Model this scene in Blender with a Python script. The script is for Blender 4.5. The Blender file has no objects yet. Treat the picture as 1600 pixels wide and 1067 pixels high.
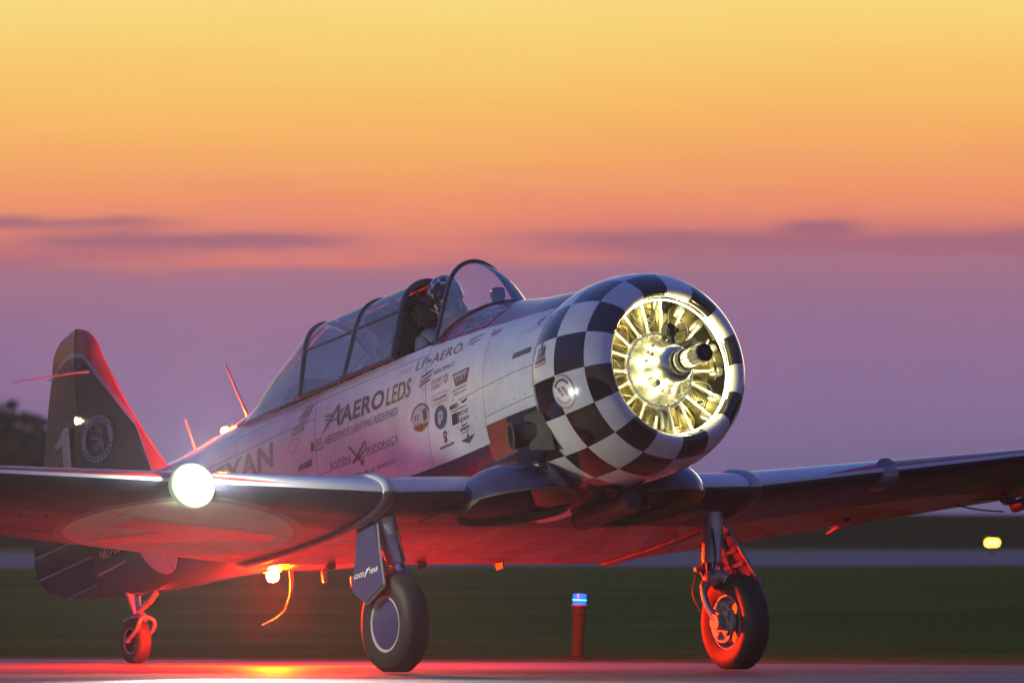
import bpy, bmesh, math, random
import numpy as np
from mathutils import Vector, Matrix
random.seed(7)
SC = bpy.context.scene
COL = SC.collection
pi = math.pi
R_ = math.radians

# ------------------------------------------------------------------ camera
cam = bpy.data.cameras.new("camera")
camo = bpy.data.objects.new("camera", cam)
COL.objects.link(camo)
SC.camera = camo
CAM_H = 1.08
camo.location = (0, 0, CAM_H)
camo.rotation_euler = (R_(90) + math.atan((810 - 533.5) / 18450.0), 0, 0)
cam.sensor_width = 36
cam.lens = 18450.0 / 1600 * 36
cam.clip_start = 0.5
cam.clip_end = 6000
cam.dof.use_dof = True
cam.dof.focus_distance = 82.0
cam.dof.aperture_fstop = 7.0
# ------------------------------------------------------------------ render
SC.view_settings.view_transform = 'Standard'
SC.view_settings.look = 'None'
SC.view_settings.exposure = 0
SC.view_settings.gamma = 1
try:
    SC.cycles.use_denoising = True
    SC.cycles.denoiser = 'OPENIMAGEDENOISE'
except Exception:
    pass
SC.cycles.max_bounces = 8
SC.cycles.transparent_max_bounces = 16
SC.cycles.volume_bounces = 0
SC.cycles.sample_clamp_indirect = 6.0
SC.cycles.caustics_reflective = False
SC.cycles.caustics_refractive = False


# ------------------------------------------------------------------ node helpers
class G:
    """tiny expression builder on a node tree"""
    def __init__(s, nt):
        s.nt = nt

    def sock(s, v, node, i):
        if isinstance(v, X):
            s.nt.links.new(v.s, node.inputs[i])
        elif v is not None:
            node.inputs[i].default_value = v

    def m(s, op, a, b=None, c=None, clamp=False):
        n = s.nt.nodes.new('ShaderNodeMath')
        n.operation = op
        n.use_clamp = clamp
        s.sock(a, n, 0)
        s.sock(b, n, 1)
        if c is not None:
            s.sock(c, n, 2)
        return X(s, n.outputs[0])

    def ss(s, v, lo, hi):
        n = s.nt.nodes.new('ShaderNodeMapRange')
        n.interpolation_type = 'SMOOTHSTEP'
        s.sock(v, n, 0)
        s.sock(lo, n, 1)
        s.sock(hi, n, 2)
        n.inputs[3].default_value = 0
        n.inputs[4].default_value = 1
        return X(s, n.outputs[0])

    def mix(s, f, a, b):
        n = s.nt.nodes.new('ShaderNodeMix')
        n.data_type = 'RGBA'
        s.sock(f, n, 0)
        for v, i in ((a, 6), (b, 7)):
            if isinstance(v, X):
                s.nt.links.new(v.s, n.inputs[i])
            else:
                n.inputs[i].default_value = (v[0], v[1], v[2], 1)
        return X(s, n.outputs[2])

    def noise(s, vec, scale, detail=4, rough=.5, out=0):
        n = s.nt.nodes.new('ShaderNodeTexNoise')
        if vec is not None:
            s.nt.links.new(vec.s, n.inputs['Vector'])
        n.inputs['Scale'].default_value = scale
        n.inputs['Detail'].default_value = detail
        n.inputs['Roughness'].default_value = rough
        return X(s, n.outputs[out])

    def coord(s, kind='Object'):
        n = s.nt.nodes.new('ShaderNodeTexCoord')
        v = X(s, n.outputs[kind])
        return v, s.sep(v)

    def sep(s, v):
        n = s.nt.nodes.new('ShaderNodeSeparateXYZ')
        s.nt.links.new(v.s, n.inputs[0])
        return [X(s, o) for o in n.outputs]

    def vec(s, x, y, z):
        n = s.nt.nodes.new('ShaderNodeCombineXYZ')
        for i, v in enumerate((x, y, z)):
            s.sock(v, n, i)
        return X(s, n.outputs[0])

    def ramp(s, f, stops, interp='LINEAR'):
        n = s.nt.nodes.new('ShaderNodeValToRGB')
        n.color_ramp.interpolation = interp
        e = n.color_ramp.elements
        while len(e) < len(stops):
            e.new(.5)
        for k, (p, c) in enumerate(stops):
            e[k].position = p
            e[k].color = (c[0], c[1], c[2], 1)
        s.sock(f, n, 0)
        return X(s, n.outputs[0])


class X:
    def __init__(s, g, sock):
        s.g = g
        s.s = sock
    def __add__(s, o): return s.g.m('ADD', s, o)
    def __radd__(s, o): return s.g.m('ADD', s, o)
    def __sub__(s, o): return s.g.m('SUBTRACT', s, o)
    def __rsub__(s, o): return s.g.m('SUBTRACT', o, s)
    def __mul__(s, o): return s.g.m('MULTIPLY', s, o)
    def __rmul__(s, o): return s.g.m('MULTIPLY', s, o)
    def __truediv__(s, o): return s.g.m('DIVIDE', s, o)
    def gt(s, o): return s.g.m('GREATER_THAN', s, o)
    def lt(s, o): return s.g.m('LESS_THAN', s, o)
    def abs(s): return s.g.m('ABSOLUTE', s)
    def floor(s): return s.g.m('FLOOR', s)
    def line(s, p, w): return (s - p).abs().lt(w)


def lin(r, g, b):
    f = lambda c: ((c / 255 + .055) / 1.055) ** 2.4 if c > 10 else c / 255 / 12.92
    return (f(r), f(g), f(b))


# ------------------------------------------------------------------ world: dusk sky
W = bpy.data.worlds.new("World")
SC.world = W
W.use_nodes = True
nt = W.node_tree
nt.nodes.clear()
g = G(nt)
out = nt.nodes.new('ShaderNodeOutputWorld')
bg = nt.nodes.new('ShaderNodeBackground')
nt.links.new(bg.outputs[0], out.inputs[0])
_, (dx, dy, dz) = g.coord('Generated')
EL = lambda py: (810 - py) / 18450.0
PX = lambda px: (px - 800) / 18450.0
# cloud structure lives in sky directions (azimuth, elevation), low over the sunset horizon
az = dx / g.m('MAXIMUM', dy, .05)
wz = g.noise(g.vec(az * 160, dz * 1200, 5.0), 1.0, 4, .6)
nv = g.vec(az * 22 + wz * .35, dz * 190 + wz * .9, 0)
n1 = g.noise(nv, 1.0, 5, .55)
n2 = g.noise(g.vec(az * 75 + 3.0, dz * 900, 2.0), 1.0, 5, .6)
e_w = dz - .0005 + (1 - g.ss(az, PX(650), PX(1250))) * .0014 + (n1 - .5) * .0034 + (n2 - .5) * .0020 + (wz - .5) * .0007
T = .06
low = g.ramp(e_w * (1 / T), [(max(0, EL(p)) / T, lin(*c)) for p, c in (
    (812, (86, 86, 128)), (760, (102, 93, 138)), (690, (120, 100, 148)), (600, (133, 103, 149)), (520, (143, 105, 146)),
    (450, (154, 108, 140)), (405, (170, 111, 130)), (385, (200, 116, 122)), (350, (226, 130, 112)),
    (300, (240, 148, 104)), (230, (246, 170, 98)), (150, (249, 190, 100)), (70, (250, 206, 110)), (0, (250, 217, 124)),
)] + [(1.0, lin(252, 228, 150))])
high = g.ramp(dz, [(.06, lin(252, 228, 150)), (.10, (.75, .62, .45)), (.18, (.28, .34, .52)), (.35, (.11, .20, .52)), (.7, (.07, .14, .46)), (1, (.055, .11, .40))])
west = g.mix(g.ss(dz, .05, .062), low, high)
east = g.ramp(dz * .5 + .5, [(0, (.02, .02, .02)), (.47, (.06, .055, .05)), (.5, (.40, .31, .29)), (.54, (.33, .25, .28)), (.62, (.14, .15, .34)), (.75, (.04, .08, .34)), (1, (.055, .11, .40))])
# darker violet streaks of stratus in front of the glow
def streak(a0, a1, ec, ew, soft=.006):
    ma = g.ss(az, a0 - soft, a0 + soft) * (1 - g.ss(az, a1 - soft, a1 + soft))
    q = (dz + (n2 - .5) * .0015 + (wz - .5) * .0008 - ec) / ew
    return ma * g.m('POWER', 2.718, q * q * -1.0)
PX = lambda px: (px - 800) / 18450.0
st = g.m('MINIMUM', streak(PX(40), PX(530), EL(376) + (n1 - .5) * .0012, .0007, .006) * 1.2 + streak(PX(-200), PX(250), EL(349) + (n1 - .5) * .001, .0005, .006) * 1.1 + streak(PX(-300), PX(300), EL(402), .0008, .006) * .5
         + streak(PX(830), PX(1900), EL(376) + (n1 - .5) * .0024, .0010, .009) * .9 + streak(PX(1230), PX(1330), EL(354), .0005, .0025) * 1.0, 1.0)
glow = g.m('MINIMUM', streak(PX(120), PX(640), EL(410) + (n1 - .5) * .0016, .0005, .008) * .8 + streak(PX(-200), PX(140), EL(392), .0004, .006) * .6 + streak(PX(790), PX(990), EL(403) + (n2 - .5) * .001, .0005, .005) * .7, 1.0)
west = g.mix(glow * (n2 * .9 + .3), west, lin(228, 124, 106))
west = g.mix(st * (n1 * .5 + .55), west, lin(150, 96, 122))
side = g.ramp(dz * .5 + .5, [(0, (.02, .02, .02)), (.5, (.10, .07, .11)), (.51, (.10, .07, .10)), (.53, (.10, .075, .12)), (.57, (.09, .08, .17)), (.64, (.08, .11, .32)), (.8, (.065, .13, .46)), (1, (.055, .11, .40))])
sky = g.mix(g.ss(dy, -.5, .35), east, side)
sky = g.mix(g.ss(dy, .45, .97), sky, west)
nt.links.new(sky.s, bg.inputs[0])
bg.inputs[1].default_value = 1.0

# sun has just set: only a very weak afterglow from the horizon behind the aircraft
sun = bpy.data.lights.new("sun", 'SUN')
sun.energy = .12
sun.angle = R_(12)
sun.color = (1, .62, .38)
suno = bpy.data.objects.new("sun", sun)
COL.objects.link(suno)
suno.rotation_euler = (R_(-84), 0, R_(-12))


# ------------------------------------------------------------------ materials
def mat(name, color=(.5, .5, .5), rough=.5, metal=0., coat=0., emit=None, estr=0., bump=None, fn=None, spec=.5, rnoise=0., bscale=None):
    m = bpy.data.materials.new(name)
    m.use_nodes = True
    nt = m.node_tree
    b = nt.nodes['Principled BSDF']
    b.inputs['Base Color'].default_value = (*color, 1)
    b.inputs['Roughness'].default_value = rough
    b.inputs['Metallic'].default_value = metal
    b.inputs['Coat Weight'].default_value = coat
    b.inputs['Coat Roughness'].default_value = .06
    b.inputs['Specular IOR Level'].default_value = spec
    g = G(nt)
    vec, xyz = g.coord('Object')
    c = None
    if fn:
        c = fn(g, vec, xyz)
    elif rnoise or bump:
        nz = g.noise(vec, 9, 5, .6)
        c = g.mix(nz, [k * .72 for k in color], [min(1, k * 1.22) for k in color])
    if c is not None:
        nt.links.new(c.s, b.inputs['Base Color'])
    if rnoise:
        nz = g.noise(vec, 5, 6, .65)
        r = nz * (rnoise * 2) + (rough - rnoise)
        nt.links.new(r.s, b.inputs['Roughness'])
    if bump:
        sc, st, dist = bump
        bn = nt.nodes.new('ShaderNodeBump')
        bv = g.vec(xyz[0] * bscale[0], xyz[1] * bscale[1], xyz[2] * bscale[2]) if bscale else vec
        nz = g.noise(bv, sc, 1.2 if bscale else 3, .4)
        nt.links.new(nz.s, bn.inputs['Height'])
        bn.inputs['Strength'].default_value = st
        bn.inputs['Distance'].default_value = dist
        nt.links.new(bn.outputs[0], b.inputs['Normal'])
    if emit:
        b.inputs['Emission Color'].default_value = (*emit, 1)
        b.inputs['Emission Strength'].default_value = estr
    return m


WHITE = (.74, .73, .75)
NAVY = (.030, .034, .085)
CHAR = (.020, .018, .021)
RED = (.36, .022, .018)


def lines(g, x, y, z, vs, hs, w=.0035):
    """panel seams: vs = stations, hs = (z, x0, x1)"""
    t = None
    for v in vs:
        k = x.line(v, w)
        t = k if t is None else g.m('MAXIMUM', t, k)
    for h, x0, x1 in hs:
        k = z.line(h, w) * x.gt(x0) * x.lt(x1)
        t = k if t is None else g.m('MAXIMUM', t, k)
    return t


def grime(g, vec, c, amt=.25, sc=2.5):
    n = g.noise(vec, sc, 8, .65)
    d = g.ss(n, .35, .75) * amt
    m = g.mix(d, (1, 1, 1), (.30, .26, .22))
    r = g.mix(1.0, c, m)
    r.s.node.blend_type = 'MULTIPLY'
    return r


def fus_paint(g, vec, xyz):
    x, y, z = xyz
    c = g.mix(0.0, WHITE, WHITE)
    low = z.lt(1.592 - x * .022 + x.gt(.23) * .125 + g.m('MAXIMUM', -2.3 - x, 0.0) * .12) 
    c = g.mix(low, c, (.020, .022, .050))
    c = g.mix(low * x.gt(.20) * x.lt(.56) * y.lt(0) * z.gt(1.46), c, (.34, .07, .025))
    red = x.gt(-.70) * z.gt(2.442 - x * .052)
    c = g.mix(x.gt(-.70) * z.gt(2.434 - x * .052), c, (.7, .7, .7))
    c = g.mix(red, c, (.30, .03, .035))
    tail = (x + z * .35).lt(-4.28)
    c = g.mix(tail, c, (.018, .017, .021))
    # white disc on the rear fuselage
    dd = (x + 5.07) * (x + 5.07) + (z - 2.11) * (z - 2.11)
    c = g.mix(dd.lt(.40 ** 2) * y.lt(-.015), c, (.62, .5, .46))
    c = g.mix((z - 1.93).abs().lt(.008) * x.lt(-5.72) * x.gt(-6.3), c, (.5, .48, .5))
    s = lines(g, x, y, z, (.24, -.70, -2.33, -3.62, -4.4, -5.0), ((1.985, -.2, 1.2), (1.77, .24, 1.2), (2.42, -3.6, -.7), (2.30, -4.8, -2.33), (1.88, -2.6, -1.2)), .0032)
    c = g.mix(s * .75, c, (.06, .05, .06))
    # screw heads along the cowling side panel
    rx = g.m('FRACT', x * 6.2)
    dot = ((rx - .5).abs().lt(.035)) * (((z - 1.80).abs().lt(.0055)) + ((z - 2.395).abs().lt(.0055))) * x.gt(-.5)
    c = g.mix(dot, c, (.05, .05, .06))
    so = g.ss(x, -.6, .75) * (1 - g.ss((z - 1.60 + (x - .8) * .06).abs(), .02, .20)) * g.noise(g.vec(x * 2, y, z * 14), 1.0, 4) * y.lt(0)
    c = g.mix(so * .55, c, (.05, .045, .04))
    return grime(g, vec, c, .30)


WJ = 1.50
LEX0, LESL = .35, .245
def wing_paint(g, vec, xyz):
    x, y, z = xyz
    ay = y.abs()
    outb = g.m('MAXIMUM', ay - WJ, 0.0)
    kk = y.gt(0) * .034 + .098
    zn = outb * kk + g.m('MINIMUM', g.m('MAXIMUM', y, -WJ), WJ) * .015 + 1.238
    t = z - zn
    c = g.mix(0.0, WHITE, WHITE)
    wedge = g.m('MAXIMUM', ay - 1.85, 0.0) * .075 + g.m('MAXIMUM', ay - 3.0, 0.0) * .07
    c = g.mix(t.lt(wedge) * ay.gt(WJ), c, (.55, .03, .025))
    c = g.mix(t.lt(.026) * ay.gt(WJ), c, (.66, .66, .66))
    # underside: dark navy leading edge, then red and white rays
    xle = LEX0 - outb * LESL
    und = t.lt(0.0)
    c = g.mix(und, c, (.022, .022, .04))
    ang = g.m('ARCTAN2', x - 1.6, y - .2)
    ray = g.m('FRACT', ang * 5.2 + (g.noise(vec, 1.2, 2) - .5) * .25).gt(.5)
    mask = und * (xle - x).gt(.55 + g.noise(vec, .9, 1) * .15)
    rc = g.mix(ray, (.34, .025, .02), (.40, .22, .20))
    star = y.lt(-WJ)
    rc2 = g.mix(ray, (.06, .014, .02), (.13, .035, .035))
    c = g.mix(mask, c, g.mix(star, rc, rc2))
    dd = (x + .90) * (x + .90) + (y + 2.50) * (y + 2.50)
    c = g.mix(und * dd.lt(.87 ** 2) * y.lt(-1.58), c, (.20, .18, .17))
    c = g.mix(und * dd.lt(.80 ** 2) * y.lt(-1.58), c, (.70, .64, .52))
    f1 = und * g.m('MAXIMUM', (x + 1.22).abs().lt(.006), g.m('MAXIMUM', (x + .62).abs().lt(.004), (x + .12).abs().lt(.003)))
    f2 = (g.m('FRACT', ay / .92 + .13) - .5).abs().lt(.003) * und
    c = g.mix(g.m('MAXIMUM', f1, f2) * .7, c, (.03, .02, .02))
    return grime(g, vec, c, .10)


def cowl_paint(g, vec, xyz):
    x, y, z = xyz
    a = g.m('ARCTAN2', z - 1.825, y) * (180 / pi / 22.5)
    k = a.floor()
    row = x.gt(1.06) + x.gt(1.375) + x.gt(1.675)
    par = g.m('FLOORED_MODULO', k + row + 1.0, 2.0).gt(.5)
    c = g.mix(par, (.016, .014, .012), (.76, .74, .72))
    s = x.line(1.675, .002)
    s = g.m('MAXIMUM', s, x.line(1.07, .003))
    c = g.mix(s * .6, c, (.05, .05, .05))
    # red slip of paint low on the cowl
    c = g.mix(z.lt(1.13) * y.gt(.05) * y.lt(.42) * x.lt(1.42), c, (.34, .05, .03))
    return grime(g, vec, c, .18)


def fin_paint(g, vec, xyz):
    x, y, z = xyz
    # leading edge stripe: red, then a thin pale line; the tip is red too
    d = (z - 2.815) + (x + 5.473) * 1.30      # distance ahead of the leading edge direction
    tip = (z - 3.625) + (x + 6.46) * (x + 6.46) * .95
    le = g.m('MAXIMUM', (z - 2.804 + (x + 5.475) * 1.0) * .7, tip)
    pale = g.m('MAXIMUM', le, 0)
    c = g.mix(le.gt(-.002), CHAR, (.46, .40, .42))
    c = g.mix(le.gt(.030), c, (.62, .035, .02))
    c = g.mix(((z - 3.245 - (x + 6.6) * .03).abs().lt(.006)) * x.lt(-6.40), c, (.008, .008, .008))
    c = g.mix(((x + 6.39 + (z - 3.2) * -.08).abs().lt(.007)) * z.lt(3.5), c, (.008, .008, .008))
    c = g.mix((z - 2.93).abs().lt(.003) * x.lt(-6.4), c, (.01, .01, .01))
    c = g.mix(((z - 2.262).abs().lt(.006) + (z - 2.09).abs().lt(.007) + (z - 1.879 ).abs().lt(.004)) * x.lt(-6.36), c, (.42, .40, .42))
    return grime(g, vec, c, .12)


M = {}
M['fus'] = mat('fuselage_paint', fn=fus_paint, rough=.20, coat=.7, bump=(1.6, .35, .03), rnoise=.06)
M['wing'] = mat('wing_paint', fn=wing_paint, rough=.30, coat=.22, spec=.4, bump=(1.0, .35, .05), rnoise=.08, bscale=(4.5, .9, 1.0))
def matt_belly(m):
    # clear coat on the upper skin only; sheen cut below to darken the underside
    nt = m.node_tree
    b = nt.nodes['Principled BSDF']
    g = G(nt)
    v, (x, y, z) = g.coord('Object')
    outb = g.m('MAXIMUM', y.abs() - WJ, 0.0)
    up = z.gt(outb * (y.gt(0) * .034 + .098) + 1.235)
    nt.links.new((up * .45).s, b.inputs['Coat Weight'])
    nt.links.new((up * .35 + .10).s, b.inputs['Specular IOR Level'])
matt_belly(M['wing'])
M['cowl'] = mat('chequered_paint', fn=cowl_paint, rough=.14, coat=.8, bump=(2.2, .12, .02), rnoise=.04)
M['fin'] = mat('fin_paint', fn=fin_paint, rough=.22, coat=.6, bump=(2.0, .2, .02), rnoise=.05)
M['navy'] = mat('navy_paint', NAVY, .16, coat=.8, bump=(4, .2, .02))
M['gearnavy'] = mat('gear_door_paint', (.05, .055, .15), .22, coat=.5, rnoise=.06)
M['white'] = mat('white_paint', WHITE, .22, coat=.5, rnoise=.06)
def band_fn(g, vec, xyz):
    x, y, z = xyz
    lowz = z.lt(1.235 + y * .012) * y.abs().lt(1.62) * y.abs().gt(1.42)
    return g.mix(lowz, (.5, .49, .5), (.03, .03, .05))
M['bandw'] = mat('joint_band_paint', fn=band_fn, rough=.3, coat=.3, rnoise=.08)
M['band'] = mat('pale_fairing_paint', (.5, .49, .5), .3, coat=.3, rnoise=.08)
M['dark'] = mat('black_paint', (.02, .02, .02), .45, rnoise=.1)
M['frame'] = mat('canopy_frame_paint', (.045, .045, .06), .35, rnoise=.08)
M['inner'] = mat('cockpit_lining', (.035, .035, .035), .7, rnoise=.1)
M['olive'] = mat('zinc_chromate', (.10, .105, .05), .55, rnoise=.15, bump=(12, .3, .02))
M['steel'] = mat('strut_steel', (.42, .42, .44), .38, metal=.6, rnoise=.12)
M['chrome'] = mat('oleo_chrome', (.7, .7, .74), .12, metal=1.)
M['rubber'] = mat('tyre_rubber', (.022, .020, .019), .62, rnoise=.12, bump=(30, .15, .01))
M['alu'] = mat('cast_aluminium', (.52, .50, .42), .32, metal=.85, rnoise=.12, bump=(18, .3, .01))
M['crank'] = mat('crankcase_metal', (.62, .61, .55), .22, metal=.9, rnoise=.1)
M['rod'] = mat('pushrod_metal', (.80, .79, .72), .25, metal=.7)
M['cyl'] = mat('cylinder_metal', (.20, .165, .075), .45, metal=.7, rnoise=.15)
M['wire'] = mat('ignition_harness', (.05, .045, .035), .5)
M['brass'] = mat('brass', (.65, .45, .16), .3, metal=.9)
M['exh'] = mat('sooty_steel', (.022, .020, .015), .6, metal=.2, rnoise=.15)
M['tube'] = mat('cockpit_tube_paint', (.06, .06, .06), .4)
M['lensr'] = mat('beacon_lens', (.8, .05, .01), .2, emit=(1, .42, .12), estr=60)
M['led'] = mat('cowl_light_ring', (1, 1, 1), .3, emit=(1., .90, .48), estr=13)
M['lamp'] = mat('landing_lamp_face', (1, 1, 1), .3, emit=(.93, 1, .93), estr=60)
def lamp_mat():
    m = bpy.data.materials.new('landing_lamp_lens')
    m.use_nodes = True
    nt = m.node_tree
    b = nt.nodes['Principled BSDF']
    g = G(nt)
    v, (x, y, z) = g.coord('Generated')
    y = y - .5; z = z - .5
    r = g.m('SQRT', y * y + z * z) * 2.0
    st = g.m('POWER', g.m('MAXIMUM', 1.0 - r, 0.0), 1.6) * 140.0 + .3  # brightness fades to the rim to soften the disc like glare
    c = g.ramp(r, [(.3, (1, 1, .96)), (.75, (.86, 1, .62)), (1.0, (.55, .72, .40))])
    nt.links.new(c.s, b.inputs['Emission Color'])
    nt.links.new(st.s, b.inputs['Emission Strength'])
    b.inputs['Base Color'].default_value = (.2, .2, .2, 1)
    return m
M['lamp'] = lamp_mat()
M['refl'] = mat('lamp_reflector', (.55, .55, .55), .12, metal=1., bump=(40, .5, .01))
for nm, c in dict(d_black=(.012, .012, .012), d_grey=(.10, .10, .12), d_mid=(.20, .19, .23), d_gold=(.22, .17, .06), d_red=(.22, .045, .04), d_orange=(.35, .13, .04), d_blue=(.05, .09, .16),
                  d_white=(.75, .74, .72), d_cream=(.90, .74, .48), d_pale=(.42, .42, .50), d_olive=(.10, .10, .06), d_pink=(.45, .36, .36), d_brown=(.14, .09, .07)).items():
    M[nm] = mat('decal_' + nm[2:], c, .3, coat=.3)


def glass(name, tint=(1, 1, 1), base=.04, rough=.02, smear=0.):
    m = bpy.data.materials.new(name)
    m.use_nodes = True
    nt = m.node_tree
    nt.nodes.clear()
    o = nt.nodes.new('ShaderNodeOutputMaterial')
    mx = nt.nodes.new('ShaderNodeMixShader')
    t = nt.nodes.new('ShaderNodeBsdfTransparent')
    t.inputs[0].default_value = (*tint, 1)
    gl = nt.nodes.new('ShaderNodeBsdfGlossy')
    gl.inputs['Roughness'].default_value = rough
    lw = nt.nodes.new('ShaderNodeLayerWeight')
    lw.inputs[0].default_value = .35
    g = G(nt)
    f = X(g, lw.outputs['Fresnel']) * .9 + base
    nt.links.new(g.m('MINIMUM', f, 1.0).s, mx.inputs[0])
    nt.links.new(t.outputs[0], mx.inputs[1])
    nt.links.new(gl.outputs[0], mx.inputs[2])
    last = mx
    if smear:
        v, _ = g.coord('Object')
        df = nt.nodes.new('ShaderNodeBsdfDiffuse')
        df.inputs[0].default_value = (.6, .6, .62, 1)
        m2 = nt.nodes.new('ShaderNodeMixShader')
        k = g.noise(v, 3, 5) * smear
        nt.links.new(k.s, m2.inputs[0])
        nt.links.new(mx.outputs[0], m2.inputs[1])
        nt.links.new(df.outputs[0], m2.inputs[2])
        last = m2
    nt.links.new(last.outputs[0], o.inputs[0])
    return m


M['glass'] = glass('perspex', (.96, .96, .97), .17, .02, .42)
M['lensglass'] = glass('lens_glass', (.85, .9, .86), .10, .05, .3)


# ------------------------------------------------------------------ mesh helpers
def link(name, bm, m, parent=None, smooth=35, mats=None):
    me = bpy.data.meshes.new(name)
    bmesh.ops.recalc_face_normals(bm, faces=bm.faces)
    bm.to_mesh(me)
    bm.free()
    for k in (mats or [m]):
        me.materials.append(k)
    if smooth:
        me.polygons.foreach_set('use_smooth', [True] * len(me.polygons))
        me.set_sharp_from_angle(angle=R_(smooth))
    o = bpy.data.objects.new(name, me)
    COL.objects.link(o)
    if parent is not None:
        o.parent = parent
    return o


def tag(o, label, cat, group=None, kind=None):
    if label: o['label'] = label
    if cat: o['category'] = cat
    if group: o['group'] = group
    if kind: o['kind'] = kind
    return o


def loft(bm, rings, closed=True, caps=False, mi=None):
    vs = [[bm.verts.new(p) for p in r] for r in rings]
    n = len(rings[0])
    for i in range(len(vs) - 1):
        for j in range(n if closed else n - 1):
            a, b, c, d = vs[i][j], vs[i][(j + 1) % n], vs[i + 1][(j + 1) % n], vs[i + 1][j]
            try:
                f = bm.faces.new((a, b, c, d))
                if mi: f.material_index = mi(i, j)
            except ValueError:
                pass
    if caps:
        for r in (vs[0], vs[-1]):
            try: bm.faces.new(r)
            except ValueError: pass
    return vs


def frame(d):
    d = Vector(d).normalized()
    u = d.cross(Vector((0, 0, 1)))
    if u.length < 1e-3: u = d.cross(Vector((0, 1, 0)))
    u.normalize()
    return d, u, d.cross(u).normalized()


def tube(bm, pts, r, n=12, caps=True, flat=1.0):
    pts = [Vector(p) for p in pts]
    rs = r if isinstance(r, (list, tuple)) else [r] * len(pts)
    rings = []
    pu = None
    for i, p in enumerate(pts):
        d = (pts[min(i + 1, len(pts) - 1)] - pts[max(i - 1, 0)])
        d, u, v = frame(d)
        if pu is not None:
            u = (pu - d * pu.dot(d)).normalized()
            v = d.cross(u)
        pu = u
        rings.append([p + (u * math.cos(a) + v * math.sin(a) * flat) * rs[i] for a in [2 * pi * k / n for k in range(n)]])
    return loft(bm, rings, True, caps)


def lathe(bm, prof, org, axis, n=48, a0=0., a1=2 * pi):
    """prof: (dist along axis, radius)"""
    d, u, v = frame(axis)
    org = Vector(org)
    rings = []
    full = abs(a1 - a0 - 2 * pi) < 1e-6
    k = n if full else n + 1
    for s, r in prof:
        rings.append([org + d * s + (u * math.cos(a) + v * math.sin(a)) * r for a in [a0 + (a1 - a0) * i / n for i in range(k)]])
    return loft(bm, rings, full)


def box(bm, c, s, rot=None, bev=0.):
    r = bmesh.ops.create_cube(bm, size=1)
    vs = r['verts']
    mt = Matrix.Translation(Vector(c)) @ (rot.to_4x4() if rot is not None else Matrix()) @ Matrix.Diagonal((*s, 1))
    bmesh.ops.transform(bm, matrix=mt, verts=vs)
    if bev:
        es = list({e for v in vs for e in v.link_edges})
        bmesh.ops.bevel(bm, geom=es, offset=bev, segments=2, affect='EDGES')
    return vs


def ell(bm, c, r, seg=20, rings=12, rot=None):
    q = bmesh.ops.create_uvsphere(bm, u_segments=seg, v_segments=rings, radius=1)
    mt = Matrix.Translation(Vector(c)) @ (rot.to_4x4() if rot is not None else Matrix()) @ Matrix.Diagonal((*r, 1))
    bmesh.ops.transform(bm, matrix=mt, verts=q['verts'])
    return q['verts']


def prism(bm, pts, off):
    """flat polygon pts (3D) thickened by vector off"""
    off = Vector(off)
    a = [bm.verts.new(Vector(p)) for p in pts]
    b = [bm.verts.new(Vector(p) + off) for p in pts]
    bm.faces.new(a)
    bm.faces.new(b[::-1])
    n = len(pts)
    for i in range(n):
        bm.faces.new((a[i], a[(i + 1) % n], b[(i + 1) % n], b[i]))


def torus(bm, c, axis, R, r, n=48, m=12, flat=1.):
    d, u, v = frame(axis)
    c = Vector(c)
    rings = []
    for i in range(n + 1):
        a = 2 * pi * i / n
        e = u * math.cos(a) + v * math.sin(a)
        rings.append([c + e * (R + r * math.cos(b)) + d * r * flat * math.sin(b) for b in [2 * pi * k / m for k in range(m)]])
    loft(bm, rings)
    bmesh.ops.remove_doubles(bm, verts=bm.verts, dist=1e-6)


def pchip(xs, ys, x):
    xs = np.array(xs, float); ys = np.array(ys, float)
    h = np.diff(xs); d = np.diff(ys) / h
    m = np.zeros(len(xs))
    for i in range(1, len(xs) - 1):
        if d[i - 1] * d[i] > 0:
            w1 = 2 * h[i] + h[i - 1]; w2 = h[i] + 2 * h[i - 1]
            m[i] = (w1 + w2) / (w1 / d[i - 1] + w2 / d[i])
    m[0] = d[0]; m[-1] = d[-1]
    x = min(max(x, xs[0]), xs[-1])
    i = min(int(np.searchsorted(xs, x, side='right')) - 1, len(xs) - 2)
    t = (x - xs[i]) / h[i]
    return float((1 + 2 * t) * (1 - t) ** 2 * ys[i] + t * (1 - t) ** 2 * h[i] * m[i] + t * t * (3 - 2 * t) * ys[i + 1] + t * t * (t - 1) * h[i] * m[i + 1])


# =================================================================== SETTING
def plane(name, pts, m, z=0.):
    bm = bmesh.new()
    bm.faces.new([bm.verts.new((p[0], p[1], z)) for p in pts])
    o = link(name, bm, m, smooth=0)
    o['kind'] = 'structure'
    return o


def grass_fn(g, vec, xyz):
    x, y, z = xyz
    n = g.noise(g.vec(x * .10, y * .09, 0), 1.0, 7, .68)
    f = g.noise(g.vec(x * 3.0, y * 1.2, 0), 1.0, 4, .6)
    c = g.ramp(n, [(.3, (.11, .13, .012)), (.5, (.19, .20, .024)), (.7, (.26, .235, .036))])
    return g.mix(f * .5, c, (.045, .062, .02))


M['grass'] = mat('field_grass', fn=grass_fn, rough=.95, spec=.0, bump=(3, .8, .1))


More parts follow.
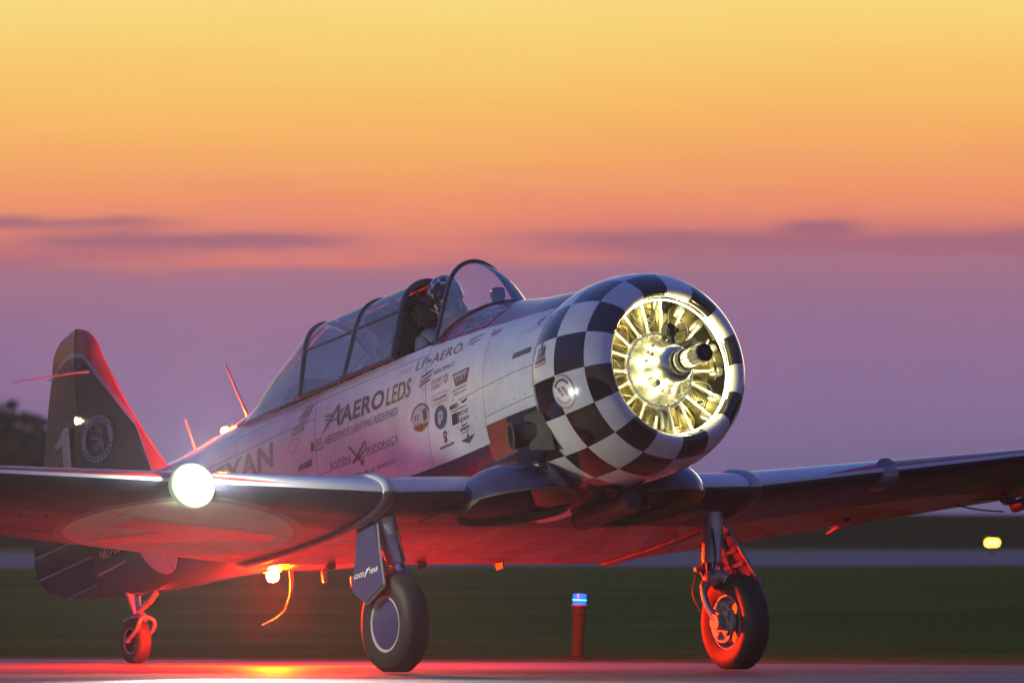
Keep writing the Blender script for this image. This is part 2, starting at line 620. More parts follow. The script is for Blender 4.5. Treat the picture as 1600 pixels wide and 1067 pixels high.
def pave_fn(g, vec, xyz):
    x, y, z = xyz
    n = g.noise(g.vec(x * .25, y * 1.6, 0), 1.0, 6, .6)
    f = g.noise(vec, 9, 6, .7)
    c = g.mix(g.ss(n, .3, .7), (.11, .10, .095), (.19, .18, .165))
    c = g.mix(f * .4, c, (.09, .085, .08))
    u = x * .454 + y * .891                 # across the pavement edge direction
    v = x * .891 - y * .454
    j = g.m('MAXIMUM', (g.m('FRACT', u / 3.8 + .2) - .5).abs().lt(.004), (g.m('FRACT', v / 4.6) - .5).abs().lt(.003))
    return g.mix(j, c, (.05, .045, .045))


M['pave'] = mat('concrete_apron', fn=pave_fn, rough=.55, spec=.12, bump=(14, .3, .01), rnoise=.12)


def far_fn(g, vec, xyz):
    return g.mix(g.noise(vec, .2, 4), (.10, .10, .12), (.15, .15, .17))


M['far'] = mat('far_runway_asphalt', fn=far_fn, rough=.8, spec=.2)

# level field reaching the horizon
bm = bmesh.new()
ys = [-30, 40, 100, 200, 500, 1200, 2500, 5000]
v = [[bm.verts.new((sx * (abs(y) * .5 + 400), y, 0)) for sx in (-1, -.5, 0, .5, 1)] for y in ys]
for i in range(len(ys) - 1):
    for j in range(4):
        bm.faces.new((v[i][j], v[i][j + 1], v[i + 1][j + 1], v[i + 1][j]))
link('ground', bm, M['grass'], smooth=0)['kind'] = 'structure'
# concrete taxiway the aircraft stands on; its far edge runs obliquely
E0, ED = Vector((-3.93, 90.6)), Vector((.891, -.454))
e1, e2 = E0 - ED * 60, E0 + ED * 130
nrm = Vector((-.454, -.891))
plane('pavement', [e1, e2, e2 + nrm * 160, e1 + nrm * 160], M['pave'], .004)
# worn dry verge between concrete and grass
M['verge'] = mat('dry_verge', fn=lambda g, v, q: g.mix(g.noise(v, 2.5, 6), (.09, .075, .045), (.16, .13, .085)), rough=.9, bump=(20, .6, .05), spec=.1)
plane('path', [e1, e2, e2 - nrm * 1.1, e1 - nrm * 1.1], M['verge'], .002)
plane('road', [(-40, 236), (40, 292), (60, 440), (-60, 335)], M['far'], .004)
# low dark rise with woods at the end of the field
def hill():
    bm = bmesh.new()
    n = 240
    rings = []
    for yy, f in ((436, 0), (446, .35), (462, .75), (490, 1.0), (560, 1.02), (700, .9), (1000, .9)):
        row = []
        for i in range(n + 1):
            x = -500 + 1000 * i / n
            h = 1.17 + .06 * math.sin(x * .021 + 1) + .04 * math.sin(x * .067) + .03 * math.sin(x * .19 + yy)
            row.append((x, yy + 3 * math.sin(x * .03), .006 + h * f))
        rings.append(row)
    loft(bm, rings, False)
    link('hills', bm, mat('distant_scrub', fn=lambda g, v, q: g.mix(g.noise(v, .05, 5), (.020, .036, .012), (.042, .058, .022)), rough=.95, spec=.0), smooth=60)['kind'] = 'structure'
hill()


def tree(x, y, h, rw, label, seed):
    rnd = random.Random(seed)
    t = bpy.data.objects.new('tree', None)
    COL.objects.link(t)
    t.location = (x, y, 0)
    tag(t, label, 'tree', 'trees at the edge of the airfield')
    bm = bmesh.new()
    tube(bm, [(0, 0, 0), (.05, 0, h * .2), (-.05, .05, h * .45), (.1, 0, h * .8)], [.3, .22, .15, .04], 8)
    tips = []
    for k in range(26):
        a = rnd.uniform(0, 2 * pi); z0 = h * rnd.uniform(.22, .7)
        L = rw * rnd.uniform(.5, 1.0)
        e = Vector((math.cos(a) * L, math.sin(a) * L, z0 + h * rnd.uniform(.05, .26)))
        mid = Vector((e.x * .5, e.y * .5, (z0 + e.z) / 2 + .1 * h * rnd.random()))
        tube(bm, [(0, 0, z0), mid, e], [.09, .06, .02], 5)
        tips += [mid, e, (mid + e) / 2]
        for q in range(3):
            e2 = mid.lerp(e, rnd.random()) + Vector((rnd.gauss(0, 1), rnd.gauss(0, 1), abs(rnd.gauss(0, .8)))) * rw * .25
            tube(bm, [mid.lerp(e, .4), e2], [.03, .012], 4)
            tips.append(e2)
    link('trunk', bm, M['bark'], t)
    bm = bmesh.new()
    for p in tips:
        if rnd.random() < .12: continue
        s = rw * rnd.uniform(.12, .3)
        for q in range(46):
            c = p + Vector((rnd.gauss(0, 1), rnd.gauss(0, 1), rnd.gauss(0, .55))) * s * .6
            u = Vector((rnd.gauss(0, 1), rnd.gauss(0, 1), rnd.gauss(0, 1))).normalized() * rnd.uniform(.08, .16)
            w = u.cross(Vector((rnd.gauss(0, 1), rnd.gauss(0, 1), rnd.gauss(0, 1)))).normalized() * rnd.uniform(.05, .1)
            bm.faces.new([bm.verts.new(c + k) for k in (u, w, -u, -w)])
    link('crown', bm, M['leaf'], t, smooth=0)


M['bark'] = mat('bark', (.05, .04, .03), .9)
M['leaf'] = mat('spring_leaves', (.045, .055, .028), .8, rnoise=.1)
D = 470.0
S = D / 18450.0
for px, h, rw, lb, sd in ((-22, 5.4, 1.5, 'dark tree cut off by the edge of the picture', 3),
                      (12, 5.5, 1.35, 'round dark tree standing clear of the tail fin', 5),
                      (86, 5.3, 1.1, 'thinner tree mostly hidden behind the tail fin', 9)):
    tree((px - 800) * S, D + random.uniform(-4, 6), h + .2, rw * 1.15, lb, sd)
def bush(x, y, w, h, label, seed):
    rnd = random.Random(seed)
    bm = bmesh.new()
    for k in range(1500):
        a = rnd.uniform(0, 2 * pi); r = math.sqrt(rnd.random())
        z = h * rnd.random() * math.sqrt(max(0, 1 - r * r)) * rnd.uniform(.7, 1.1)
        c = Vector((math.cos(a) * r * w, math.sin(a) * r * 1.2, z))
        u = Vector((rnd.gauss(0, 1), rnd.gauss(0, 1), rnd.gauss(0, 1))).normalized() * rnd.uniform(.1, .2)
        v = u.cross(Vector((rnd.gauss(0, 1), rnd.gauss(0, 1), rnd.gauss(0, 1)))).normalized() * rnd.uniform(.06, .14)
        bm.faces.new([bm.verts.new(c + q) for q in (u, v, -u, -v)])
    o = link('bush', bm, M['leaf'], None, smooth=0)
    o.location = (x, y, 0)
    tag(o, label, 'bush', 'bushes below the far trees')
bush(-20.6, 466, 1.5, 3.3, 'broad low bush under the round dark tree', 1)
bush(-18.4, 468, 1.2, 2.9, 'low bush below the far trees beside the fin', 2)


# =================================================================== TAXIWAY LIGHTS
def taxi_light():
    t = bpy.data.objects.new('taxiway_light', None)
    COL.objects.link(t)
    t.location = (.50, 90.62, 0)
    tag(t, 'blue glowing taxiway edge light on an orange post in the grass', 'taxiway light')
    po = mat('faded_orange_plastic', (.030, .060, .010), .8, rnoise=.1, spec=.2)
    bm = bmesh.new()
    lathe(bm, [(0, 0), (0, .085), (.02, .085), (.03, .047), (.34, .050), (.345, .058), (.405, .060), (.41, .045), (.41, 0)], (0, 0, 0), (.04, 0, 1), 24)
    link('post', bm, po, t)
    bm = bmesh.new()
    lathe(bm, [(.41, 0), (.41, .062), (.418, .064), (.424, .058), (.424, 0)], (0, 0, 0), (.04, 0, 1), 24)
    link('collar', bm, M['steel'], t)
    bm = bmesh.new()
    lathe(bm, [(.424, 0), (.424, .048), (.43, .051), (.495, .051), (.503, .045), (.506, 0)], (.0, 0, 0), (.04, 0, 1), 24)
    link('lens', bm, mat('blue_lens', (.02, .1, .9), .2, emit=(.0, .12, 1.), estr=2.2), t)
    bm = bmesh.new()
    torus(bm, (.018, 0, .457), (.04, 0, 1), .0512, .0035, 24, 8)
    link('lamp_band', bm, mat('blue_lamp_core', (.1, .6, 1), .2, emit=(.12, .75, 1), estr=3.5), t)


taxi_light()


def runway_light():
    t = bpy.data.objects.new('runway_light', None)
    COL.objects.link(t)
    y = 330.0
    t.location = ((1550 - 800) / 18450 * y, y, 0)
    tag(t, 'amber glowing light beside the far strip of asphalt', 'runway light')
    bm = bmesh.new()
    tube(bm, [(0, 0, 0), (0, 0, .3)], .025, 8)
    link('leg', bm, M['dark'], t)
    bm = bmesh.new()
    box(bm, (0, 0, .40), (.48, .2, .26), bev=.03)
    link('housing', bm, M['dark'], t)
    bm = bmesh.new()
    box(bm, (0, -.12, .41), (.36, .06, .16), None, .028)
    link('lens', bm, mat('amber_lens', (1, .6, .1), .2, emit=(1, .52, .05), estr=13), t)


runway_light()

# =================================================================== AIRCRAFT
PLANE = bpy.data.objects.new('trainer_aircraft', None)
COL.objects.link(PLANE)
TH = R_(11.4)
PLANE.location = (.385, 82.72, 0.004)
PLANE.rotation_euler = (0, -TH, math.atan2(-.853, .522))
tag(PLANE, 'vintage single engined trainer plane with chequered cowling, lights blazing, standing on the taxiway', 'airplane')
A = PLANE

# ---- fuselage
ST = [  # x, ztop, zbot, half width, zc, exponent
    (1.08, 2.500, 1.17, .660, 1.83, 2.0),
    (.90, 2.540, 1.16, .660, 1.83, 2.05),
    (.39, 2.605, 1.09, .620, 1.83, 2.15),
    (.05, 2.660, 1.09, .575, 1.85, 2.25),
    (-.14, 2.690, 1.095, .550, 1.86, 2.3),
    (-.60, 2.740, 1.10, .505, 1.88, 2.4),
    (-1.3, 2.750, 1.125, .480, 1.90, 2.5),
    (-2.0, 2.750, 1.19, .468, 1.92, 2.5),
    (-2.76, 2.740, 1.285, .440, 1.96, 2.45),
    (-3.3, 2.700, 1.375, .405, 2.00, 2.4),
    (-3.75, 2.640, 1.47, .370, 2.02, 2.3),
    (-4.2, 2.600, 1.53, .330, 2.04, 2.2),
    (-5.0, 2.560, 1.60, .245, 2.08, 2.1),
    (-5.6, 2.545, 1.66, .180, 2.11, 2.0),
    (-6.05, 2.53, 1.715, .120, 2.13, 2.0),
    (-6.36, 2.52, 1.77, .075, 2.15, 2.0)]
SX = [s[0] for s in ST][::-1]
def stn(x):
    return [pchip(SX, [s[k] for s in ST][::-1], x) for k in range(1, 6)]
def side_y(x, z, s=-1):
    zt, zb, w, zc, n = stn(x)
    h = (zt - zc) if z > zc else (zc - zb)
    q = max(0., 1 - min(1., abs(z - zc) / h) ** n)
    return s * w * q ** (1 / n)
SILL = 2.49
def fus_ring(x, tub):
    zt, zb, w, zc, n = stn(x)
    zs = SILL if x > -3.7 and x < -.5 else None
    h = zt - zc
    if zs is None:
        fs = .66 if x > 0 else .72
        zs_ = zc + h * fs
    else:
        zs_ = zs
    sa = min(1, (zs_ - zc) / h)
    a_s = math.asin(sa ** (n / 2))
    pts = []
    N1 = 45
    for i in range(N1):
        a = (pi - a_s) + (pi + 2 * a_s) * i / (N1 - 1)   # starboard (-y) sill, down, round to port sill
        cy, sz = math.cos(a), math.sin(a)
        hh = h if sz > 0 else (zc - zb)
        pts.append((x, w * math.copysign(abs(cy) ** (2 / n), cy), zc + hh * math.copysign(abs(sz) ** (2 / n), sz)))
    ys = pts[-1][1]
    N2 = 17
    if tub:
        path = [(ys - .035, zs_), (ys - .04, zs_ - .1), (ys - .04, zs_ - .3), (ys - .05, zs_ - .55), (ys - .1, zs_ - .72), (ys * .5, zs_ - .74), (ys * .3, zs_ - .74), (ys * .1, zs_ - .74)]
        path = path + [(0, zs_ - .74)] + [(-a, b) for a, b in path[::-1]]
        for yy, zz in path: pts.append((x, yy, zz))
    else:
        for i in range(1, N2 + 1):
            a = a_s + (pi - 2 * a_s) * i / (N2 + 1)
            cy, sz = math.cos(a), math.sin(a)
            pts.append((x, w * math.copysign(abs(cy) ** (2 / n), cy), zc + h * abs(sz) ** (2 / n)))
    return pts
bm = bmesh.new()
rings = []
xs_f = list(np.linspace(1.08, -.60, 22)) 
for x in xs_f: rings.append(fus_ring(x, False))
TUB0 = len(rings)
for x in np.linspace(-.605, -2.95, 26): rings.append(fus_ring(x, True))
TUB1 = len(rings)
for x in np.linspace(-2.955, -6.36, 40): rings.append(fus_ring(x, False))
loft(bm, rings, True, True, mi=lambda i, j: 1 if (TUB0 - 1 <= i < TUB1 and j >= 44) else 0)
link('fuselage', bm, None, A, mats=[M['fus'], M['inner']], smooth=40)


def deck_z(x, y):
    zt, zb, w, zc, n = stn(x)
    return zc + (zt - zc) * max(0, 1 - abs(y / w) ** n) ** (1 / n)


# ---- canopy
ARCH = [(.425, 2.49), (.37, 2.62), (.318, 2.74), (.267, 2.86), (.218, 2.955), (.16, 3.025), (.085, 3.074), (0, 3.092)]
ARCH = ARCH + [(-a, b) for a, b in ARCH[-2::-1]]
def arch(x, dx=0., sc=1., dz=0.):
    """x at the top; dx = how much further forward the foot stands"""
    return [(x + dx * (3.09 - z) / .6, y * sc, 2.49 + (z - 2.49) * 1.0 + dz) for y, z in ARCH]
def smooth_path(p, k=3):
    out = []
    n = len(p)
    for i in range(n - 1):
        p0, p1, p2, p3 = [Vector(p[max(0, min(n - 1, i + d))]) for d in (-1, 0, 1, 2)]
        for q in range(k):
            t = q / k
            out.append(.5 * ((2 * p1) + (-p0 + p2) * t + (2 * p0 - 5 * p1 + 4 * p2 - p3) * t * t + (-p0 + 3 * p1 - 3 * p2 + p3) * t ** 3))
    out.append(Vector(p[-1]))
    return out
def hoop(name, x, dx, r, flat, parent, sc=1.0):
    bm = bmesh.new()
    pts = smooth_path(arch(x, dx, sc), 3)
    rings = []
    for i, p in enumerate(pts):
        d = (pts[min(i + 1, len(pts) - 1)] - pts[max(0, i - 1)]).normalized()
        fx = Vector((1, 0, 0)); fx = (fx - d * fx.dot(d)).normalized()
        nn = d.cross(fx)
        rings.append([p + fx * (r * flat * a) + nn * (r * b) for a, b in ((-1, -.6), (-.6, -1), (.6, -1), (1, -.6), (1, .6), (.6, 1), (-.6, 1), (-1, .6))])
    loft(bm, rings, True, True)
    return link(name, bm, M['frame'], parent, smooth=50)
def glass_loft(name, rings):
    bm = bmesh.new()
    loft(bm, rings, False)
    o = link(name, bm, M['glass'], A, smooth=60)
    return o
# windshield: from the front hoop down to the deck
hp = smooth_path(arch(-.66, .07), 3)
base = []
for p in hp:
    f = min(1, abs(p.y) / .415)
    x = -.185 - .41 * f ** 2.2
    y = p.y * .90
    base.append(Vector((x, y, deck_z(x, y) + .004)) if f < .97 else Vector((x, math.copysign(.41, p.y), 2.50)))
rings = []
for t in np.linspace(0, 1, 9):
    row = []
    for a, b in zip(hp, base):
        q = a.lerp(b, t)
        q.z += .05 * math.sin(pi * t) * (1 - abs(a.y) / .5)
        q.x += .02 * math.sin(pi * t)
        row.append(q)
    rings.append(row)
ws = glass_loft('windshield', rings)
hoop('windshield_frame', -.66, .07, .0145, 1.2, ws)
bm = bmesh.new(); tube(bm, base, .012, 6)
link('base_frame', bm, M['frame'], ws)
# sliding section, pushed back over the second one
def sect(name, x0, d0, x1, d1, sc=1.0, bulge=.0):
    r = []
    for t in np.linspace(0, 1, 7):
        r.append(smooth_path(arch(x0 + (x1 - x0) * t, d0 + (d1 - d0) * t, sc + bulge * math.sin(pi * t)), 3))
    return glass_loft(name, r)
s1 = sect('sliding_canopy', -1.31, .11, -1.94, .05, 1.02)
hoop('canopy_frame', -1.31, .11, .017, 1.3, s1, 1.02)
hoop('canopy_frame', -1.94, .05, .015, 1.1, s1, 1.02)
s2 = sect('rear_canopy', -1.96, .05, -2.76, .20, .985)
hoop('canopy_frame', -2.74, .20, .015, 1.1, s2, .99)
for s in (-1, 1):
    bm = bmesh.new()
    # side rails at window-top height and along the sill
    tube(bm, [(-1.28, s * .272, 2.865), (-1.93, s * .272, 2.865)], .010, 6)
    tube(bm, [(-1.20, s * .428, 2.505), (-1.90, s * .428, 2.505)], .013, 6)
    link('side_rail', bm, M['frame'], s1)
    bm = bmesh.new()
    tube(bm, [(-1.93, s * .262, 2.865), (-2.68, s * .258, 2.865)], .010, 6)
    tube(bm, [(-1.90, s * .412, 2.505), (-2.61, s * .410, 2.505)], .013, 6)
    link('side_rail', bm, M['frame'], s2)
# tail bubble
rr = []
for t in np.linspace(0, 1, 16):
    x = -2.77 - .86 * t
    zt = pchip([-3.66, -3.56, -3.38, -3.07, -2.8, -2.7], [2.60, 2.672, 2.81, 2.955, 3.062, 3.09], x)
    zb = 2.49 + .03 * t
    w = (1 - .28 * t ** 1.5)
    rr.append([Vector((x + .20 * (3.09 - z) / .6 * (1 - t), y * w, zb + (zt - zb) * (z - 2.49) / .6)) for _, y, z in [tuple(q) for q in smooth_path(arch(0, 0), 3)]])
tb = glass_loft('tail_canopy', rr)
bm = bmesh.new()
tube(bm, rr[-1], .014, 6)
link('rear_frame', bm, M['band'], tb)
# turtle deck under the tail bubble
bm = bmesh.new()
rr2 = []
for t in np.linspace(0, 1, 12):
    x = -2.97 - .66 * t
    h = .02 + .15 * math.sin(min(1, t * 1.25) * pi * .5)
    rr2.append([(x, .36 * (1 - .25 * t) * math.cos(a), 2.49 + h * math.sin(a)) for a in np.linspace(0, pi, 17)])
loft(bm, rr2, False)
link('turtle_deck', bm, M['white'], A)
# fairing behind the bubble: low saddle
bm = bmesh.new()
rr3 = []
for t in np.linspace(0, 1, 14):
    x = -3.52 - .95 * t
    zt, zb_, w, zc, n = stn(x)
    top = deck_z(x, 0)
    add = .035 * (1 - t) ** 1.6
    ww = .30 * (1 - .25 * t)
    rr3.append([(x, ww * math.cos(a), deck_z(x, ww * math.cos(a)) - .012 + (add + .014) * math.sin(a)) for a in np.linspace(0, pi, 15)])
loft(bm, rr3, False)
link('deck_fairing', bm, M['white'], A)
# cockpit furniture
bm = bmesh.new()
for s in (-1, 1):
    tube(bm, [(-1.40, s * .33, 2.40), (-1.47, s * .17, 2.88), (-1.50, s * .08, 2.97), (-1.50, 0, 2.985)], .024, 8)
    tube(bm, [(-1.47, s * .17, 2.87), (-1.75, s * .28, 2.45)], .016, 8)
tube(bm, [(-1.46, .17, 2.84), (-1.43, -.27, 2.52)], .018, 8)
tube(bm, [(-1.46, -.17, 2.84), (-1.43, .27, 2.52)], .018, 8)
link('rollover_frame', bm, M['tube'], A)
bm = bmesh.new()
tube(bm, [(-1.98, .20, 2.86), (-2.25, -.28, 2.42)], .015, 8)
tube(bm, [(-1.98, -.20, 2.86), (-2.25, .28, 2.42)], .015, 8)
tube(bm, [(-2.6, .2, 2.84), (-2.35, -.28, 2.45)], .013, 8)
link('rear_brace', bm, M['steel'], A)
bm = bmesh.new()
box(bm, (-1.38, 0, 2.44), (.09, .44, .70), Matrix.Rotation(R_(-8), 3, 'Y'), .03)
box(bm, (-1.33, 0, 2.86), (.07, .26, .16), Matrix.Rotation(R_(-8), 3, 'Y'), .03)
box(bm, (-1.15, 0, 2.10), (.46, .44, .10), None, .03)
link('pilot_seat', bm, M['inner'], A)
bm = bmesh.new()
box(bm, (-2.25, 0, 2.36), (.09, .44, .56), Matrix.Rotation(R_(-8), 3, 'Y'), .03)
box(bm, (-2.05, 0, 2.08), (.46, .44, .10), None, .03)
link('rear_seat', bm, M['inner'], A)
bm = bmesh.new()
box(bm, (-.63, 0, 2.52), (.05, .70, .30), None, .04)
link('instrument_panel', bm, M['dark'], A)
bm = bmesh.new()
box(bm, (-.385, -.0, 2.795), (.09, .085, .085), None, .012)
box(bm, (-.385, 0, 2.745), (.10, .05, .04), None, .006)
cbx = link('deck_camera', bm, M['dark'], A)
bm = bmesh.new(); ell(bm, (-.40, -.045, 2.82), (.006, .004, .006), 8, 6)
link('indicator', bm, mat('red_led', (1, .1, .05), .3, emit=(1, .25, .12), estr=4), cbx)
bm = bmesh.new()
tube(bm, [(-1.43, -.17, 2.72), (-1.41, -.17, 2.75)], .012, 6)
link('cockpit_knob', bm, M['brass'], A)

# ---- cowling
bm = bmesh.new()
prof = [(1.04, .688), (1.10, .702), (1.20, .715), (1.30, .716), (1.40, .711), (1.50, .698), (1.60, .677), (1.675, .652), (1.73, .622), (1.77, .594), (1.80, .566), (1.812, .545), (1.815, .53), (1.810, .512), (1.795, .497), (1.77, .488), (1.74, .486), (1.70, .492), (1.66, .51), (1.60, .54)]
CZ = 1.83
n = 96
rings = []
for i, (x, r) in enumerate(prof):
    row = []
    for k in range(n):
        a = 2 * pi * k / n
        xx = x
        if i < 3:   # the lower half of the cowl reaches further back
            f = max(0., -math.sin(a) - .25) / .75
            xx = x - (.26 - .08 * i) * min(1, f * 1.6)
            r2 = r + (.012 * f if i == 0 else 0)
        else: r2 = r
        cz = CZ + (.0 if x < 1.7 else -.013 * (x - 1.7) / .12)
        row.append((xx, r2 * math.cos(a), min(cz, 9) + r2 * math.sin(a)))
    rings.append(row)
loft(bm, rings)
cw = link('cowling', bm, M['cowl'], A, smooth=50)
sol = cw.modifiers.new('t', 'SOLIDIFY'); sol.thickness = .004; sol.offset = -1
CX = Vector((0, 0, 1.818))
bm = bmesh.new()
torus(bm, (1.715, 0, 1.818), (1, 0, 0), .478, .006, 72, 8)
link('light_ring', bm, M['led'], cw)

# ---- engine
ENG = bpy.data.objects.new('radial_engine', None)
COL.objects.link(ENG); ENG.parent = A
def rad(x, r, adeg, dy=0.):
    a = R_(adeg)
    return Vector((x, r * math.cos(a) - dy * math.sin(a), 1.818 + r * math.sin(a) + dy * math.cos(a)))
bm = bmesh.new()
lathe(bm, [(1.30, .24), (1.56, .262), (1.585, .275), (1.60, .276), (1.612, .268), (1.613, .250), (1.64, .236), (1.68, .212), (1.72, .188), (1.755, .166), (1.79, .150), (1.83, .135), (1.855, .118), (1.87, .092), (1.87, .0)], (0, 0, 1.818), (1, 0, 0), 64)
for k in range(27):
    p = rad(1.612, .259, k * 360 / 27)
    lathe(bm, [(0, 0), (0, .008), (.010, .008), (.012, 0)], p, (1, 0, 0), 6)
for k in range(18):
    p = rad(1.735, .19, k * 20 + 7)
    lathe(bm, [(-.02, 0), (-.02, .007), (.012, .007), (.014, 0)], p, (1, 0, 0), 6)
for (r, a, s) in ((.17, 225, .022), (.16, 150, .016), (.165, 40, .015)):
    lathe(bm, [(-.03, 0), (-.03, s), (.02, s), (.024, s * .7), (.028, 0)], rad(1.745, r, a), (1, 0, 0), 14)
link('crankcase', bm, M['crank'], ENG, smooth=40)
ang0 = 90
for k in range(9):
    bm = bmesh.new()
    a = ang0 + k * 40
    d = rad(0, 1, a) - Vector((0, 0, 1.818))
    prof = [(.22, .0)]
    s = .25
    while s < .45:
        prof += [(s, .088), (s, .108), (s + .006, .108), (s + .006, .088)]
        s += .0145
    prof += [(.455, .112), (.53, .118), (.58, .10), (.60, .0)]
    lathe(bm, prof, (1.44, 0, 1.818), d, 20)
    link('cylinder', bm, M['cyl'], ENG, smooth=40)
# each cylinder's rocker boxes, push rods and plugs
for k in range(9):
    a = ang0 + k * 40
    for s in (-1, 1):
        bm = bmesh.new()
        p = rad(1.535, .500, a, s * .080)
        d = rad(0, 1, a + s * 9) - Vector((0, 0, 1.818))
        lathe(bm, [(-.05, 0), (-.05, .030), (-.01, .038), (.03, .034), (.05, .02), (.052, 0)], p, (d + Vector((.5, 0, 0))).normalized(), 14)
        lathe(bm, [(-.005, .0), (-.005, .022), (.01, .022), (.012, .0)], p + Vector((.035, 0, 0)), (1, 0, 0), 6)
        link('rocker_box', bm, M['alu'], ENG)
    for s in (-1, 1):
        bm = bmesh.new()
        p0 = rad(1.60, .255, a, s * .052)
        p1 = rad(1.585, .485, a, s * .078)
        tube(bm, [p0, p0.lerp(p1, .08), p0.lerp(p1, .1), p0.lerp(p1, .92), p1], [.016, .016, .0105, .0105, .015], 10)
        link('pushrod', bm, M['rod'], ENG)
    bm = bmesh.new()
    p = rad(1.56, .40, a, -.012)
    lathe(bm, [(-.05, 0), (-.05, .012), (0, .014), (.0, .008), (.03, .008), (.03, 0)], p, (1, .0, 0), 8)
    p2 = rad(1.60, .36, a, -.01)
    tube(bm, smooth_path([p + Vector((.025, 0, 0)), p + Vector((.045, .0, -.01)), p2, rad(1.585, .29, a + 9)], 4), .0055, 6)
    tube(bm, smooth_path([rad(1.50, .50, a + 16), rad(1.55, .43, a + 19), rad(1.585, .33, a + 17), rad(1.59, .28, a + 14)], 4), .0065, 6)
    link('spark_lead', bm, M['brass'] if k % 2 else M['wire'], ENG)
# baffle plates between the cylinders
for k in range(9):
    bm = bmesh.new()
    a = ang0 + 20 + k * 40
    prism(bm, [rad(1.45, .27, a - 3), rad(1.45, .27, a + 3), rad(1.46, .48, a + 8), rad(1.46, .48, a - 8)], (.006, 0, 0))
    link('baffle', bm, M['cyl'], ENG, smooth=0)
bm = bmesh.new()
lathe(bm, [(1.36, .1), (1.36, .68)], (0, 0, 1.82), (1, 0, 0), 48)
link('firewall_baffle', bm, M['exh'], ENG, smooth=0)
# propeller shaft and hub end
bm = bmesh.new()
lathe(bm, [(1.87, .0), (1.87, .090), (1.90, .088), (1.915, .072), (1.93, .070)], (0, 0, 1.818), (1, 0, 0), 40)
lathe(bm, [(1.93, .068), (1.935, .076), (1.975, .076), (1.98, .062)], (0, 0, 1.818), (1, 0, 0), 40)
hub = link('propeller_hub', bm, M['dark'], A)
bm = bmesh.new()
lathe(bm, [(1.916, .074), (1.919, .079), (1.938, .079), (1.941, .074)], (0, 0, 1.818), (1, 0, 0), 40)
lathe(bm, [(1.98, .062), (1.985, .066), (2.09, .066), (2.10, .060)], (0, 0, 1.818), (1, 0, 0), 40)
link('shaft_sleeve', bm, M['rod'], hub)
bm = bmesh.new()
lathe(bm, [(2.085, .0), (2.085, .068), (2.185, .068), (2.205, .064), (2.21, .059), (2.195, .052), (2.193, .03), (2.205, .028), (2.206, 0)], (0, 0, 1.818), (1, 0, 0), 40)
link('hub_cap', bm, M['dark'], hub)
# governor on top of the nose case
bm = bmesh.new()
box(bm, (1.70, .05, 2.075), (.10, .075, .085), None, .012)
tube(bm, [(1.72, .05, 2.03), (1.73, .05, 1.98)], .03, 12)
tube(bm, [(1.75, .02, 2.10), (1.77, .02, 2.10)], .022, 10)
tube(bm, [(1.75, .075, 2.07), (1.77, .075, 2.07)], .016, 10)
tube(bm, smooth_path([(1.70, .09, 2.09), (1.70, .16, 2.14), (1.66, .22, 2.12), (1.60, .26, 2.06)], 4), .007, 6)
link('governor', bm, M['dark'], ENG)
for pts_, r_ in (([rad(1.64, .44, 12), rad(1.70, .40, 6), rad(1.70, .40, -4), rad(1.62, .44, -8)], .009), ([rad(1.6, .30, 262), rad(1.66, .33, 264), rad(1.64, .42, 266)], .03), ([rad(1.60, .30, 20), rad(1.68, .36, 24), rad(1.66, .44, 28)], .012)):
    bm = bmesh.new()
    tube(bm, smooth_path(pts_, 5), r_, 10)
    link('oil_line', bm, M['dark'], ENG)
bm = bmesh.new()
tube(bm, [rad(1.60, .27, 38), rad(1.72, .30, 38)], .03, 14)
link('oil_filler', bm, M['dark'], ENG)

# ---- lower nose, exhaust, scoops
bm = bmesh.new()
ep = smooth_path([(1.20, -.50, 1.57), (1.05, -.56, 1.55), (.92, -.63, 1.53), (.845, -.695, 1.52), (.815, -.765, 1.515)], 4)
tube(bm, ep + ep[::-1], [.090] * (len(ep) - 1) + [.096] + [.086] * len(ep), 26, caps=False)
ex = link('exhaust_stack', bm, M['exh'], A)
bm = bmesh.new()
torus(bm, ep[-1], ep[-1] - ep[-2], .091, .008, 36, 8)
link('exhaust_rim', bm, M['olive'], ex)
bm = bmesh.new()
prism(bm, [(1.16, -.665, 1.66), (.90, -.70, 1.64), (.90, -.68, 1.40), (1.10, -.60, 1.36)], (0, .04, 0))
link('exhaust_shroud', bm, M['exh'], A)
bm = bmesh.new()
rr = []
for t in np.linspace(0, 1, 8):
    x = .20 + .74 * t
    w = .085 + .01 * t; h = .07
    rr.append([(x, .125 + w * math.copysign(abs(math.cos(a)) ** .7, math.cos(a)), 1.045 + h * math.copysign(abs(math.sin(a)) ** .7, math.sin(a))) for a in np.linspace(0, 2 * pi, 25)[:-1]])
loft(bm, rr)
lathe(bm, [(0, .0), (0.0, .07)], (.90, .125, 1.045), (1, 0, 0), 20)
link('oil_cooler_scoop', bm, None, A, mats=[M['dark']])

